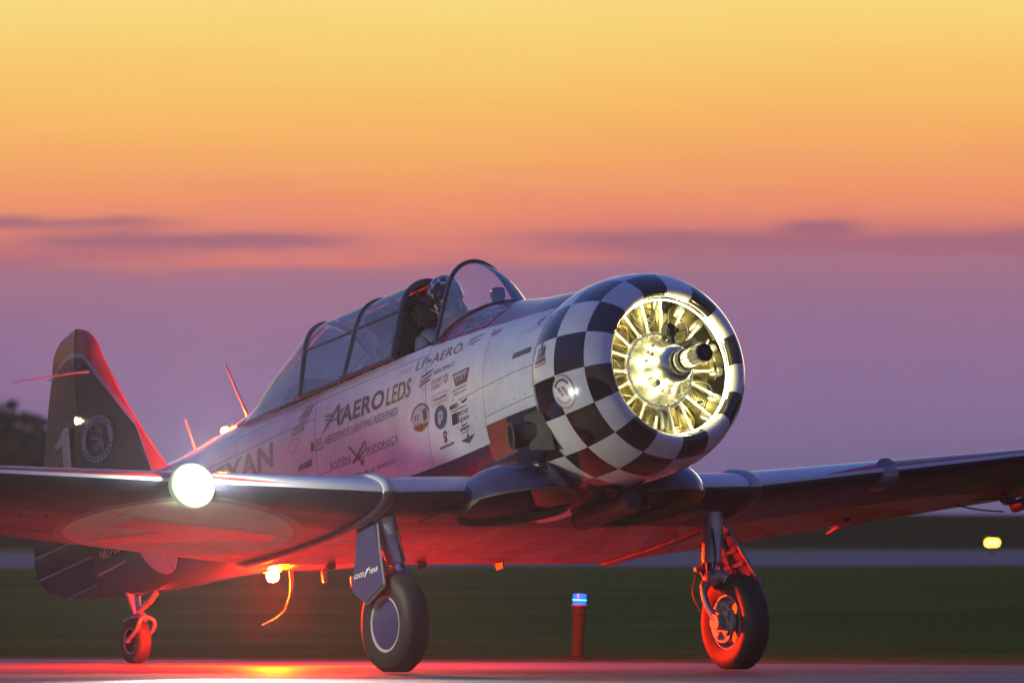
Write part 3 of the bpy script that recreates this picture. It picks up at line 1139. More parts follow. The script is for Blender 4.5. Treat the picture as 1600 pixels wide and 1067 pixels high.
# ---- wing
def naca(t, m=.02, p=.3, n=30):
    up, lo = [], []
    for i in range(n + 1):
        b = pi * i / n
        x = (1 - math.cos(b)) / 2
        yt = 5 * t * (.2969 * math.sqrt(x) - .126 * x - .3516 * x * x + .2843 * x ** 3 - .1036 * x ** 4)
        yc = m / p ** 2 * (2 * p * x - x * x) if x < p else m / (1 - p) ** 2 * ((1 - 2 * p) + 2 * p * x - x * x)
        up.append((x, yc + yt)); lo.append((x, yc - yt))
    return up[::-1] + lo[1:]          # TE upper -> LE -> TE lower
def wing_sec(y):
    ay = abs(y)
    ob = max(0, ay - WJ)
    k = .132 if y > 0 else .098
    xl = LEX0 - ob * LESL
    xt = -1.74 + ob * .07
    th = .155 - ob * .004
    zl = 1.245 + .015 * y / max(1, ay / WJ) + ob * k
    zt = 1.115 + ob * (k - .006)
    if ay > 5.6:          # rounded tip
        q = math.sqrt(max(0, 1 - ((ay - 5.6) / .8) ** 2))
        mid = (xl + xt) / 2 - .1
        xl = mid + (xl - mid) * max(q, .04); xt = mid + (xt - mid) * max(q, .04)
    c = xl - xt
    pts = []
    for u, v in naca(th):
        pts.append((xl - c * u, y, zl + (zt - zl) * u + v * c))
    return pts
def wing(name, ys):
    bm = bmesh.new()
    loft(bm, [wing_sec(y) for y in ys], True, True)
    return link(name, bm, M['wing'], A, smooth=50)
tipy = [5.6, 5.8, 6.0, 6.15, 6.27, 6.35, 6.39, 6.40]
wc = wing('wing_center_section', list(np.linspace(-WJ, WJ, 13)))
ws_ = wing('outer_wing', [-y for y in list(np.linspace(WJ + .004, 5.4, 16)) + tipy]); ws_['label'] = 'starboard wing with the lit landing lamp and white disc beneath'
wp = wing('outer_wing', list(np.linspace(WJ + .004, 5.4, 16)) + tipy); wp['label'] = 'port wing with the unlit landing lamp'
# attachment cover band round each joint
for s in (-1, 1):
    bm = bmesh.new()
    rr = []
    base_ = [Vector(p) for p in wing_sec(s * WJ)]
    cen = Vector((-.5, s * WJ, 1.25))
    nrm_ = []
    N = len(base_)
    for i in range(N):
        t = (base_[(i + 1) % N] - base_[i - 1])
        nv_ = Vector((t.z, 0, -t.x)).normalized()
        if nv_.dot(base_[i] - cen) < 0: nv_ = -nv_
        nrm_.append(nv_)
    for dy, h in ((-.04, .001), (-.037, .014), (-.015, .024), (.015, .026), (.04, .020), (.058, .010), (.062, .001)):
        rr.append([p + n_ * h * (1 if i > 3 and i < N - 3 else .3) + Vector((0, s * dy, 0)) for i, (p, n_) in enumerate(zip(base_, nrm_))])
    loft(bm, rr, True)
    link('joint_fairing', bm, M['bandw'], ws_ if s < 0 else wp, smooth=60)
# trailing edge hinges and underwing fittings
def sec_pt(y, u, lower=True):
    pts = wing_sec(y)
    xl = max(p[0] for p in pts); xt = min(p[0] for p in pts)
    x = xl - (xl - xt) * u
    half = pts[30:] if lower else pts[:31]
    return Vector(min(half, key=lambda p: abs(p[0] - x)))
for y in (-.85, -.1, .55):
    bm = bmesh.new()
    p = sec_pt(y, .93)
    box(bm, p + Vector((-.02, 0, -.02)), (.10, .012, .06), None, .004)
    tube(bm, [p + Vector((.03, 0, -.035)), p + Vector((-.1, 0, -.01))], .007, 6)
    link('flap_hinge', bm, M['dark'], wc)
for y, w in ((2.15, wp), (-3.9, ws_), (3.25, wp)):
    bm = bmesh.new()
    p = sec_pt(y, .72)
    ell(bm, p, (.05, .035, .03), 12, 8)
    tube(bm, [p + Vector((.02, 0, -.005)), p + Vector((-.35, .03, .0))], .008, 6)
    link('pushrod_fairing', bm, M['dark'], w)
bm = bmesh.new()
p = sec_pt(3.55, .97)
prism(bm, [p + Vector((.12, -.08, .0)), p + Vector((.10, .10, .0)), p + Vector((-.06, -.12, -.03)), p + Vector((-.10, -.16, -.06))], (0, 0, .012))
link('aileron_tab', bm, mat('red_tab', (.42, .02, .015), .4), wp, smooth=0)
bm = bmesh.new()
p = sec_pt(4.72, .72)
box(bm, p + Vector((0, -.02, -.05)), (.10, .10, .09), None, .02)
tube(bm, [p + Vector((.10, .07, -.10)), p + Vector((-.06, .07, -.10))], .045, 14)
tube(bm, smooth_path([p + Vector((0, -.06, -.05)), p + Vector((-.1, -.22, -.04)), p + Vector((-.2, -.38, -.05))], 4), .007, 6)
tube(bm, smooth_path([p + Vector((-.1, -.0, -.13)), p + Vector((-.16, -.2, -.10)), p + Vector((-.2, -.38, -.05))], 4), .006, 6)
link('underwing_mount', bm, M['dark'], wp)

# ---- wheel well bulges ahead of the leading edge
for s in (-1, 1):
    bm = bmesh.new()
    rr = []
    c = Vector((.41, s * .52, 1.135))
    RX, RY = .52, .40
    for t in np.linspace(0, 1, 16):
        b = t * pi / 2
        rr.append([c + Vector((math.cos(a) * RX * math.cos(b) ** .7, math.sin(a) * RY * math.cos(b) ** .7, .265 * math.sin(b))) for a in np.linspace(0, 2 * pi, 49)[:-1]])
    loft(bm, rr)
    wl = link('wheel_well_fairing', bm, M['navy'], wc, smooth=60)
    bm = bmesh.new()
    rr = []
    for k, (q, dz) in enumerate(((1.0, .0), (1.004, -.010), (.96, -.012), (.945, .0), (.93, .10), (.0, .13))):
        rr.append([c + Vector((math.cos(a) * RX * q, math.sin(a) * RY * q, dz)) for a in np.linspace(0, 2 * pi, 49)[:-1]])
    loft(bm, rr)
    link('wheel_well', bm, M['olive'], wc)
    bm = bmesh.new()
    rr = []
    for a in np.linspace(-R_(105), R_(105), 34):
        d = Vector((-math.cos(a), math.sin(a), 0))
        q = c + Vector((d.x * RX, d.y * RY, -.008))
        hgt = .065 * min(1, (R_(108) - abs(a)) * 2.5)
        rr.append([q + d * .006, q + d * .006 + Vector((0, 0, -hgt)), q - d * .004 + Vector((0, 0, -hgt)), q - d * .004])
    loft(bm, rr, True, True)
    link('well_lip', bm, M['olive'], wc)
    bm = bmesh.new()
    box(bm, (.18, s * .98, 1.075), (.34, .22, .012), None, .002)
    link('strut_bay_panel', bm, M['olive'], wc)

# ---- landing lamps in the outer wing leading edges
def nose_pt(y):
    return Vector((LEX0 - (abs(y) - WJ) * LESL, y, 1.245 + math.copysign(.0225, y) + (abs(y) - WJ) * (.132 if y > 0 else .098)))
for s, w in ((-1, ws_), (1, wp)):
    p = nose_pt(s * 2.877)
    p = p + Vector((0, 0, -.035 if s > 0 else -.0))
    bm = bmesh.new()
    lathe(bm, [(-.10, 0), (-.09, .05), (-.03, .095), (.0, .102), (.006, .100), (.0, .095)], p + Vector((-.035, 0, .028)), (1, 0, -.04), 32)
    rf = link('lamp_reflector', bm, M['refl'], w)
    bm = bmesh.new()
    lathe(bm, [(.0, .096), (.02, .085), (.035, .055), (.042, .0)], p + Vector((-.035, 0, .028)), (1, 0, -.04), 32)
    if s > 0:
        link('lamp_lens', bm, M['lensglass'], w)
    else:
        bm.free(); bm = bmesh.new()
        ell(bm, p + Vector((-.02, 0, -.03)), (.09, .175, .160), 40, 28)  # glowing face made larger than the lens to stand in for glare
        link('landing_lamp', bm, M['lamp'], w)
    bm = bmesh.new()
    rr = []
    for t in np.linspace(0, 1, 10):
        q = t * pi / 2
        rr.append([p + Vector((-.20 + .22 * math.sin(q) ** .8, math.cos(a) * .125 * math.cos(q) ** .55, .012 + math.sin(a) * .095 * math.cos(q) ** .55)) for a in np.linspace(0, 2 * pi, 33)[:-1]])
    loft(bm, rr)
    if s > 0:
        link('lamp_cover', bm, M['lensglass'], w, smooth=60)
    else:
        bm.free()
bm = bmesh.new()
rr = []
p = nose_pt(2.877) + Vector((0, 0, -.035))
for a in np.linspace(R_(60), R_(330), 26):
    q = p + Vector((-.06 - .03 * math.cos(a), math.cos(a) * .115, .012 + math.sin(a) * .09))
    rr.append(q)
tube(bm, rr, .012, 6)
link('lamp_rim', bm, M['olive'], wp)

# ---- tail: fin, rudder, stabilisers
fin = [(-5.02, 2.50), (-5.239, 2.559), (-5.473, 2.815), (-5.736, 3.130), (-6.021, 3.545), (-6.074, 3.660), (-6.17, 3.760), (-6.294, 3.822), (-6.36, 3.833),
       (-6.385, 3.5), (-6.40, 3.2), (-6.415, 2.9), (-6.42, 2.5)]
rud = [(-6.372, 3.836), (-6.495, 3.828), (-6.675, 3.773), (-6.76, 3.691), (-6.809, 3.558), (-6.915, 3.314), (-6.994, 3.086), (-7.06, 2.93), (-7.18, 2.72), (-7.27, 2.52), (-7.33, 2.33), (-7.349, 2.198), (-7.315, 2.09), (-7.198, 1.979), (-6.98, 1.896), (-6.677, 1.828), (-6.45, 1.79), (-6.39, 1.80),
       (-6.405, 2.5), (-6.425, 2.9), (-6.41, 3.2), (-6.395, 3.5)]
def foil(name, outline, thick, m, le_x):
    """plate with rounded section: thickness falls to the front and rear edge at each height"""
    bm = bmesh.new()
    zs = sorted({round(z, 3) for _, z in outline})
    zmin, zmax = zs[0], zs[-1]
    def span(z):
        xs = []
        n = len(outline)
        for i in range(n):
            (x0, z0), (x1, z1) = outline[i], outline[(i + 1) % n]
            if (z0 - z) * (z1 - z) <= 0 and z0 != z1:
                xs.append(x0 + (x1 - x0) * (z - z0) / (z1 - z0))
        return (min(xs), max(xs)) if xs else None
    rings = []
    for z in np.linspace(zmin + .003, zmax - .002, 46):
        sp = span(z)
        if not sp: continue
        a, b = sp
        row = []
        up = []
        for k in range(13):
            t = k / 12
            x = b + (a - b) * t
            th = thick(z) * le_x(t)
            up.append((x, th))
        row = [(x, -t, z) for x, t in up] + [(x, t, z) for x, t in up[::-1]]
        rings.append(row)
    loft(bm, rings, True, True)
    return link(name, bm, m, A, smooth=50)
foil('fin', fin, lambda z: .062 * (1 - .5 * max(0, z - 2.6) / 1.2) * math.sqrt(max(.02, min(1, (3.85 - z) / .22))), M['fin'], lambda t: math.sqrt(min(1, t / .35)) * .85 + .15)
rudo = foil('rudder', rud, lambda z: .062 * (1 - .45 * max(0, z - 2.6) / 1.2) * math.sqrt(max(.02, min(1, (3.85 - z) / .22))) * min(1, .4 + (z - 1.8) * 2), M['fin'], lambda t: (1 - t * .93))
for s in (-1, 1):
    bm = bmesh.new()
    rr = []
    for y in (.05, .5, 1.0, 1.5, 1.85, 1.98, 2.02):
        q = 1 if y < 1.5 else math.sqrt(max(.01, 1 - ((y - 1.5) / .53) ** 2))
        xl = -5.35 - .22 * y; xt = -6.95 + .06 * y
        mid = (xl + xt) / 2; xl = mid + (xl - mid) * q; xt = mid + (xt - mid) * q
        rr.append([(xl - (xl - xt) * u, s * y, 2.47 + v * (xl - xt)) for u, v in naca(.09, 0.0001, .4, 12)])
    loft(bm, rr, True, True)
    link('stabilizer', bm, M['fin'], A)
# glowing bead added at the rudder hinge, standing in for a reflected glint
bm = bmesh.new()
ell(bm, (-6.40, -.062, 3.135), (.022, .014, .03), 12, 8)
link('fin_glint', bm, mat('fin_glint_glow', (1, .8, .5), .3, emit=(1, .82, .45), estr=9), A)

# ---- antennas and beacons
def rod(name, pts, r, m, parent=A):
    bm = bmesh.new()
    tube(bm, pts, r, 8)
    return link(name, bm, m, parent)
M['ant'] = mat('antenna_paint', (.5, .42, .38), .4)
rod('whip_antenna', [(-3.96, 0, 2.62), (-4.06, 0, 2.79), (-4.246, 0, 3.115)], [.016, .011, .006], M['ant'])
rod('whip_antenna', [(-4.80, 0, 2.56), (-4.84, 0, 2.68), (-4.905, 0, 2.83)], [.009, .006, .004], M['ant'])
rod('fin_antenna', [(-6.18, -.03, 3.465), (-6.25, -.12, 3.47), (-6.60, -.46, 3.47)], [.009, .007, .004], M['ant'])
rod('fin_antenna', [(-6.18, .03, 3.465), (-6.25, .12, 3.47), (-6.60, .46, 3.47)], [.009, .007, .004], M['ant'])
rod('belly_antenna', [(-3.60, 0, 1.44), (-3.61, 0, 1.34), (-3.66, 0, 1.26), (-3.75, 0, 1.17), (-3.90, 0, 1.14), (-4.09, 0, 1.13)], [.020, .015, .006, .004, .004, .003], M['ant'])
rod('drain_mast', [(-3.14, 0, 1.36), (-3.145, 0, 1.26)], [.024, .016], M['ant'])
rod('belly_probe', [(-2.6, -.1, 1.20), (-2.61, -.1, 1.12)], [.014, .008], M['ant'])
bm = bmesh.new()
lathe(bm, [(0, .0), (0, .07), (.02, .068), (.028, .05)], (-3.874, 0, 1.50), (0, 0, -1), 24)
bb = link('belly_beacon', bm, M['steel'], A)
bm = bmesh.new()
lathe(bm, [(.028, .045), (.06, .046), (.085, .035), (.095, 0)], (-3.874, 0, 1.50), (0, 0, -1), 24)
link('beacon_lens', bm, M['lensr'], bb)
bm = bmesh.new()
lathe(bm, [(-.03, .0), (-.03, .05), (.01, .045)], (-4.34, 0, 2.60), (0, 0, 1), 24)
tbn = link('spine_beacon', bm, M['steel'], A)
bm = bmesh.new()
lathe(bm, [(.01, .034), (.035, .034), (.055, .022), (.06, 0)], (-4.34, 0, 2.60), (0, 0, 1), 20)
link('beacon_lens', bm, M['lensr'], tbn)

def lamp(name, kind, loc, energy, color, radius, parent=A, rot=None, **kw):
    l = bpy.data.lights.new(name, kind)
    l.energy = energy; l.color = color
    l.shadow_soft_size = radius
    for k, v_ in kw.items(): setattr(l, k, v_)
    o = bpy.data.objects.new(name, l)
    COL.objects.link(o)
    o.parent = parent
    o.location = loc
    if rot: o.rotation_euler = rot
    return o
lamp('belly_beacon_light', 'POINT', (-3.874, 0, 1.36), 3200, (1, .017, .0), .04)
lamp('spine_beacon_light', 'POINT', (-4.34, 0, 2.70), 330, (1, .035, .0), .03)
lp = nose_pt(-2.877) + Vector((.04, 0, -.03))
lamp('landing_bloom_fill', 'POINT', lp + Vector((.13, 0, 0)), 95, (.95, 1, .80), .03)  # extra point light ahead of the lens, added to brighten nearby skin like bloom
lamp('fin_glint_light', 'POINT', (-6.40, -.074, 3.135), .6, (1, .72, .38), .012)  # added point light that brightens the fin around the glint bead
lamp('landing_light', 'SPOT', lp + Vector((.12, 0, .02)), 3000, (.93, 1, .90), .08, rot=(0, R_(-90 + 9), R_(-17)), spot_size=R_(84), spot_blend=1.0)
for k in range(8):
    a = 22.5 + k * 45
    lamp('cowl_lamp', 'POINT', rad(1.70, .462, a), 6.5, (1, .93, .42), .02)

# ---- main gear
def wheel(parent, c, R, w, axis_s, hubcap, name='wheel'):
    """wheel about the y axis through c; axis_s = +1/-1 the outboard side"""
    c = Vector(c)
    bm = bmesh.new()
    hw = w / 2
    rr = R * .56
    prof = [(-hw * .62, rr), (-hw * .85, rr * 1.03), (-hw, R * .74), (-hw * .97, R * .84), (-hw * .82, R * .935), (-hw * .62, R * .978), (-hw * .56, R * .985), (-hw * .54, R * .972), (-hw * .50, R * .972), (-hw * .48, R * .992),
            (-hw * .2, R), (-hw * .18, R * .985), (-hw * .14, R * .985), (-hw * .12, R), (hw * .12, R), (hw * .14, R * .985), (hw * .18, R * .985), (hw * .2, R),
            (hw * .48, R * .992), (hw * .50, R * .972), (hw * .54, R * .972), (hw * .56, R * .985), (hw * .62, R * .978), (hw * .82, R * .935), (hw * .97, R * .84), (hw, R * .74), (hw * .85, rr * 1.03), (hw * .62, rr)]
    lathe(bm, prof, c, (0, 1, 0), 72)
    gx, gz = -math.sin(TH), math.cos(TH)     # world up in body axes is (sin, cos)
    up = Vector((math.sin(TH), 0, math.cos(TH)))
    for v in bm.verts:                        # tyre squashed a little on the concrete
        h = (v.co - c).dot(up)
        lim = -(R - .012 * R / .345)
        if h < lim:
            v.co += up * (lim - h)
    t = link('wheel', bm, M['rubber'], parent, smooth=40)
    bm = bmesh.new()
    s = axis_s
    lathe(bm, [(s * hw * .62, rr * 1.0), (s * hw * .80, rr * 1.04), (s * hw * .84, rr * 1.0), (s * hw * .80, rr * .93), (s * hw * .7, rr * .91)], c, (0, 1, 0), 56)
    link('rim', bm, M['band'], t)
    bm = bmesh.new()
    if hubcap:
        lathe(bm, [(s * hw * .70, rr * .925), (s * hw * .78, rr * .90), (s * hw * .86, rr * .6), (s * hw * .90, rr * .3), (s * hw * .91, 0)], c, (0, 1, 0), 56)
        link('hubcap', bm, M['gearnavy'], t)
        bm = bmesh.new()
    lathe(bm, [(-s * hw * .62, rr), (-s * hw * .78, rr * 1.03), (-s * hw * .80, rr * .94), (-s * hw * .5, rr * .86), (-s * hw * .3, rr * .80), (-s * hw * .3, rr * .35), (-s * hw * .7, rr * .3), (-s * hw * .75, 0)], c, (0, 1, 0), 48)
    link('inner_rim', bm, M['steel'], t)
    return t


for s in (-1, 1):
    nm = 'starboard' if s < 0 else 'port'
    bm = bmesh.new()
    tube(bm, [(.03, s * 1.36, 1.26), (-.02, s * 1.35, 1.10), (-.015, s * 1.335, .97), (-.015, s * 1.335, .965), (0, s * 1.30, .79), (0, s * 1.298, .775)], [.082, .080, .078, .072, .070, .066], 24)
    torus(bm, (-.012, s * 1.322, .925), (.05, 0, 1), .062, .010, 28, 8)
    lg = link('landing_gear_leg', bm, M['steel'], A)
    bm = bmesh.new()
    tube(bm, [(0, s * 1.30, .80), (.012, s * 1.286, .66)], .045, 20)
    link('oleo_piston', bm, M['chrome'], lg)
    bm = bmesh.new()
    # fork: knuckle and the single curved arm on the inboard side of the wheel
    ell(bm, (.02, s * 1.30, .665), (.10, .085, .06), 16, 12)
    tube(bm, [(.07, s * 1.30, .68), (.13, s * 1.33, .64), (.12, s * 1.33, .60)], [.05, .04, .03], 10)
    tube(bm, smooth_path([(.0, s * 1.29, .69), (-.03, s * 1.255, .64), (-.045, s * 1.235, .58), (-.02, s * 1.235, .48), (.03, s * 1.245, .39), (.068, s * 1.255, .335)], 4), [.06] * 3 + [.05] * 4 + [.036] * 10 + [.04] * 4, 12, flat=.7)
    tube(bm, [(.068, s * 1.22, .338), (.068, s * 1.34, .338)], .055, 16)
    for k in range(6):
        a = k * pi / 3
        tube(bm, [(.068 + .11 * math.cos(a), s * 1.262, .338 + .11 * math.sin(a)), (.068 + .11 * math.cos(a), s * 1.285, .338 + .11 * math.sin(a))], .012, 8)
    link('fork', bm, M['steel'], lg)
    bm = bmesh.new()
    lathe(bm, [(0, .05), (0, .145), (.02, .15), (.03, .13)], (.068, s * 1.285, .338), (0, s, 0), 32)
    for k in range(5):
        a = k * 2 * pi / 5 + .4
        box(bm, (.068 + .10 * math.cos(a), s * 1.275, .338 + .10 * math.sin(a)), (.055, .02, .05), Matrix.Rotation(-a, 3, 'Y'), .006)
    link('brake', bm, M['steel'], lg)
    # torque links on the rear side
    bm = bmesh.new()
    for dy in (-.03, .03):
        tube(bm, [(-.05, s * 1.325 + dy, .85), (-.17, s * 1.31, .765)], [.014, .011], 8)
        tube(bm, [(-.17, s * 1.31, .765), (-.06, s * 1.29 + dy, .68)], [.011, .014], 8)
    tube(bm, [(-.17, s * 1.26, .765), (-.17, s * 1.36, .765)], .016, 8)
    link('torque_link', bm, M['steel'], lg)
    bm = bmesh.new()
    tube(bm, smooth_path([(.05, s * 1.30, 1.02), (.075, s * 1.29, .85), (.06, s * 1.28, .74), (.02, s * 1.22, .66)], 5), .008, 6)
    tube(bm, smooth_path([(-.03, s * 1.27, .93), (-.06, s * 1.25, .8), (-.12, s * 1.19, .60), (-.05, s * 1.2, .44)], 5), .006, 6)
    link('brake_line', bm, M['wire'], lg)
    # leg fairing plate outboard of the leg
    out_pts = [(x, 1.440 + (1.12 - z) * .24, z) for x, z in ((-.23, 1.12), (.02, 1.08), (.09, .88), (.22, .585), (.01, .50), (-.20, .62))]
    bm = bmesh.new()
    prism(bm, [(x, s * y, z) for x, y, z in out_pts], (0, -s * .012, 0))
    fp = link('gear_door', bm, M['gearnavy'], A, smooth=0)
    fp['label'] = 'pointed navy gear door'
    bm = bmesh.new()
    for a_, b_ in ((0, 1), (1, 2), (2, 3), (3, 4), (4, 5), (5, 0)):
        p, q = Vector(out_pts[a_]), Vector(out_pts[b_])
        p.y = s * p.y - s * .020; q.y = s * q.y - s * .020
        tube(bm, [p, q], .012, 6)
    for z, x0, x1 in ((.98, -.19, .02), (.86, -.18, .06), (.76, -.17, .10), (.66, -.16, .14)):
        yy = s * (1.445 + (1.10 - z) * .24) - s * .02
        tube(bm, [(x0, yy, z), (x1, yy, z)], .016, 6)
    tube(bm, [(-.10, s * 1.43, 1.08), (-.05, s * 1.51, .70)], .014, 6)
    tube(bm, [(-.05, s * 1.35, .93), (-.05, s * 1.45, .90)], .015, 8)
    link('door_stiffener', bm, mat('door_inner', (.32, .30, .28), .35, metal=.3), fp)
    wheel(A, (.068, s * 1.40, .338), .345, .205, s, True)
# tail wheel
tw = Vector((-5.955, 0, 1.372))
bm = bmesh.new()
tube(bm, smooth_path([(-5.58, 0, 1.66), (-5.76, 0, 1.60), (-5.90, 0, 1.575)], 3), .022, 12)
tube(bm, [(-5.93, 0, 1.74), (-5.89, 0, 1.56)], [.06, .030], 14)
tube(bm, smooth_path([(-5.90, 0, 1.58), (-5.80, 0, 1.53), (-5.765, 0, 1.50)], 4), [.022] * 9, 12)
for dy in (-.07, .07):
    tube(bm, smooth_path([(-5.775, 0, 1.52), (-5.755, dy * .8, 1.49), (-5.79, dy, 1.43), (tw.x, dy, tw.z)], 4), [.014] * 13, 10)
tube(bm, [(tw.x, -.082, tw.z), (tw.x, .082, tw.z)], .018, 12)
box(bm, (-5.99, 0, 1.545), (.16, .05, .02), None, .004)
box(bm, (-5.64, 0, 1.64), (.14, .04, .05), Matrix.Rotation(R_(-25), 3, 'Y'), .01)
link('tail_gear_strut', bm, M['steel'], A)
wheel(A, tw, .172, .115, -1, False, 'tail_wheel')

# =================================================================== DECALS
_tc = {}
def text2d(s, bold=0.):
    if (s, bold) in _tc: return _tc[(s, bold)]
    cu = bpy.data.curves.new('t', 'FONT')
    cu.body = s
    cu.offset = bold
    cu.resolution_u = 3
    cu.space_character = 1.05
    o = bpy.data.objects.new('t', cu)
    COL.objects.link(o)
    me = bpy.data.meshes.new_from_object(o)
    vs = [(v.co.x, v.co.y) for v in me.vertices]
    fs = [tuple(p.vertices) for p in me.polygons]
    bpy.data.objects.remove(o); bpy.data.curves.remove(cu); bpy.data.meshes.remove(me)
    x0 = min(v[0] for v in vs); x1 = max(v[0] for v in vs); y0 = min(v[1] for v in vs); y1 = max(v[1] for v in vs)
    vs = [((x - x0) / (x1 - x0), (y - y0) / (y1 - y0)) for x, y in vs]
    _tc[(s, bold)] = (vs, fs)
    return vs, fs
def text_at(s, x0, x1, z0, h, shear=0., bold=0., rise=0.):
    vs, fs = text2d(s, bold)
    return ([(x0 + (x1 - x0) * u + shear * h * v, z0 + h * v + rise * u) for u, v in vs], fs)
def poly(pts): return (list(pts), [tuple(range(len(pts)))])
def ring2(cx, cz, r0, r1, n=32, sx=1., a0=0., a1=2 * pi):
    vs = []; fs = []
    for i in range(n + 1):
        a = a0 + (a1 - a0) * i / n
        for r in (r0, r1): vs.append((cx + sx * r * math.cos(a), cz + r * math.sin(a)))
    for i in range(n): fs.append((2 * i, 2 * i + 1, 2 * i + 3, 2 * i + 2))
    return vs, fs
def disc2(cx, cz, r, n=28, sx=1.):
    return poly([(cx + sx * r * math.cos(2 * pi * i / n), cz + r * math.sin(2 * pi * i / n)) for i in range(n)])
def seg2(x0, z0, x1, z1, w):
    d = Vector((x1 - x0, z1 - z0)); n_ = Vector((-d.y, d.x)).normalized() * w / 2
    return poly([(x0 + n_.x, z0 + n_.y), (x1 + n_.x, z1 + n_.y), (x1 - n_.x, z1 - n_.y), (x0 - n_.x, z0 - n_.y)])
def decal(name, items, wrap, parent=A, cut=.07, label=None):
    """items: (shape, material key, layer)"""
    bm = bmesh.new()
    keys = []
    lay = {}
    for it in items:
        (vs, fs), mk = it[0], it[1]
        L = it[2] if len(it) > 2 else 0
        if mk not in keys: keys.append(mk)
        b = [bm.verts.new((x, L, z)) for x, z in vs]
        for f in fs:
            if len(set(f)) < 3: continue
            try:
                q = bm.faces.new([b[i] for i in f]); q.material_index = keys.index(mk)
            except ValueError: pass
    bmesh.ops.triangulate(bm, faces=bm.faces)
    for _ in range(3):
        es = [e for e in bm.edges if e.calc_length() > cut]
        if not es: break
        bmesh.ops.subdivide_edges(bm, edges=es, cuts=1)
        bmesh.ops.triangulate(bm, faces=bm.faces)
    for v in bm.verts:
        v.co = wrap(v.co.x, v.co.z, v.co.y)
    me = bpy.data.meshes.new(name)
    bm.to_mesh(me); bm.free()
    for k in keys: me.materials.append(M[k])
    o = bpy.data.objects.new(name, me)
    COL.objects.link(o); o.parent = parent
    if label: o['label'] = label
    return o
def w_side(x, z, L): return Vector((x, side_y(x, z) - .003 - .0015 * L, z))
def w_deck(x, z, L):
    p = w_side(x, z, L)
    return p
def w_cowl(x, z, L):
    r = np.interp(x, [1.04, 1.2, 1.3, 1.4, 1.5, 1.6, 1.675], [.69, .715, .716, .711, .698, .677, .652]) + .003 + .0015 * L
    dz = z - CZ
    return Vector((x, -math.sqrt(max(.01, r * r - dz * dz)), z))
T_ = lambda *a, **k: text_at(*a, **k)
FUS = bpy.data.objects['fuselage']
FN = bpy.data.objects['fin']
# main sponsor lettering
decal('lettering', [(T_('AERO', -1.95, -1.32, 2.172, .135, shear=.18, bold=.03), 'd_grey'), (T_('LEDS', -1.285, -.93, 2.166, .135, shear=.18, bold=.02), 'd_gold')], w_side, FUS)
decal('winged_logo', [
    (poly([(-2.26, 2.135), (-1.985, 2.335), (-1.965, 2.335), (-1.985, 2.295), (-2.12, 2.205)]), 'd_grey'), (poly([(-1.985, 2.335), (-1.96, 2.335), (-1.945, 2.16), (-1.99, 2.19), (-1.995, 2.23)]), 'd_grey', 1), (seg2(-2.09, 2.225, -1.98, 2.235, .012), 'd_grey'),
    (poly([(-2.18, 2.29), (-2.06, 2.285), (-2.085, 2.262), (-2.175, 2.275)]), 'd_gold'), (poly([(-2.175, 2.262), (-2.10, 2.25), (-2.12, 2.235), (-2.17, 2.245)]), 'd_gold'), (poly([(-2.165, 2.232), (-2.135, 2.225), (-2.155, 2.208)]), 'd_gold'),
    (poly([(-1.94, 2.26), (-1.865, 2.29), (-1.945, 2.285)]), 'd_gold'), (poly([(-1.94, 2.235), (-1.895, 2.26), (-1.94, 2.252)]), 'd_gold')], w_side, FUS)
decal('lettering', [(T_('AEROSPACE LIGHTING REDEFINED', -2.18, -1.11, 2.075, .058), 'd_grey')], w_side, FUS)
decal('lettering', [(T_('ASPEN', -2.14, -1.84, 1.885, .050), 'd_grey'), (T_('AVIONICS', -1.60, -1.14, 1.885, .050), 'd_grey'),
    (seg2(-1.84, 1.99, -1.66, 1.83, .014), 'd_brown'), (seg2(-1.80, 1.86, -1.60, 1.985, .016), 'd_brown', 1), (seg2(-1.60, 1.985, -1.605, 1.92, .012), 'd_brown'), (seg2(-1.605, 1.925, -1.80, 1.86, .012), 'd_brown'), (seg2(-1.72, 1.915, -1.69, 1.88, .012), 'd_brown'), (poly([(-1.69, 1.86), (-1.64, 1.87), (-1.66, 1.82), (-1.70, 1.83)]), 'd_brown', 1)], w_side, FUS)
decal('lettering', [(T_('Work at Avionics', -1.80, -1.20, 1.748, .042), 'd_grey')], w_side, FUS)
decal('lettering', [(T_('TEXAN', -4.22, -2.985, 2.085, .185, bold=.035), 'd_mid')], w_side, FUS)
decal('lettering', [(T_('LP•AERO.', -.87, -.16, 2.335, .07, shear=.35), 'd_grey')], w_side, FUS)
decal('lettering', [(seg2(-1.10, 2.375, -.93, 2.375, .008), 'd_pale'), (seg2(-1.06, 2.36, -.95, 2.36, .006), 'd_pale')], w_side, FUS)
decal('lettering', [(T_('AEROSPACE', -.59, -.27, 2.248, .032, shear=.3), 'd_grey'), (T_('DESERT', -.61, -.44, 2.180, .032, shear=.3), 'd_grey'), (T_('ENERGY', -.61, -.45, 2.140, .032, shear=.3), 'd_mid'),
    (ring2(-.385, 2.182, .020, .032, 10), 'd_mid')], w_side, FUS)
decal('crest', [(poly([(-.76, 2.275), (-.59, 2.30), (-.60, 2.285), (-.76, 2.26)]), 'd_grey'), (poly([(-.77, 2.245), (-.61, 2.27), (-.62, 2.25), (-.78, 2.225)]), 'd_mid'), (poly([(-.79, 2.215), (-.63, 2.238), (-.64, 2.22), (-.80, 2.20)]), 'd_grey'),
    (ring2(-.68, 2.245, .086, .092, 24, 1.1, R_(60), R_(250)), 'd_pale')], w_side, FUS)
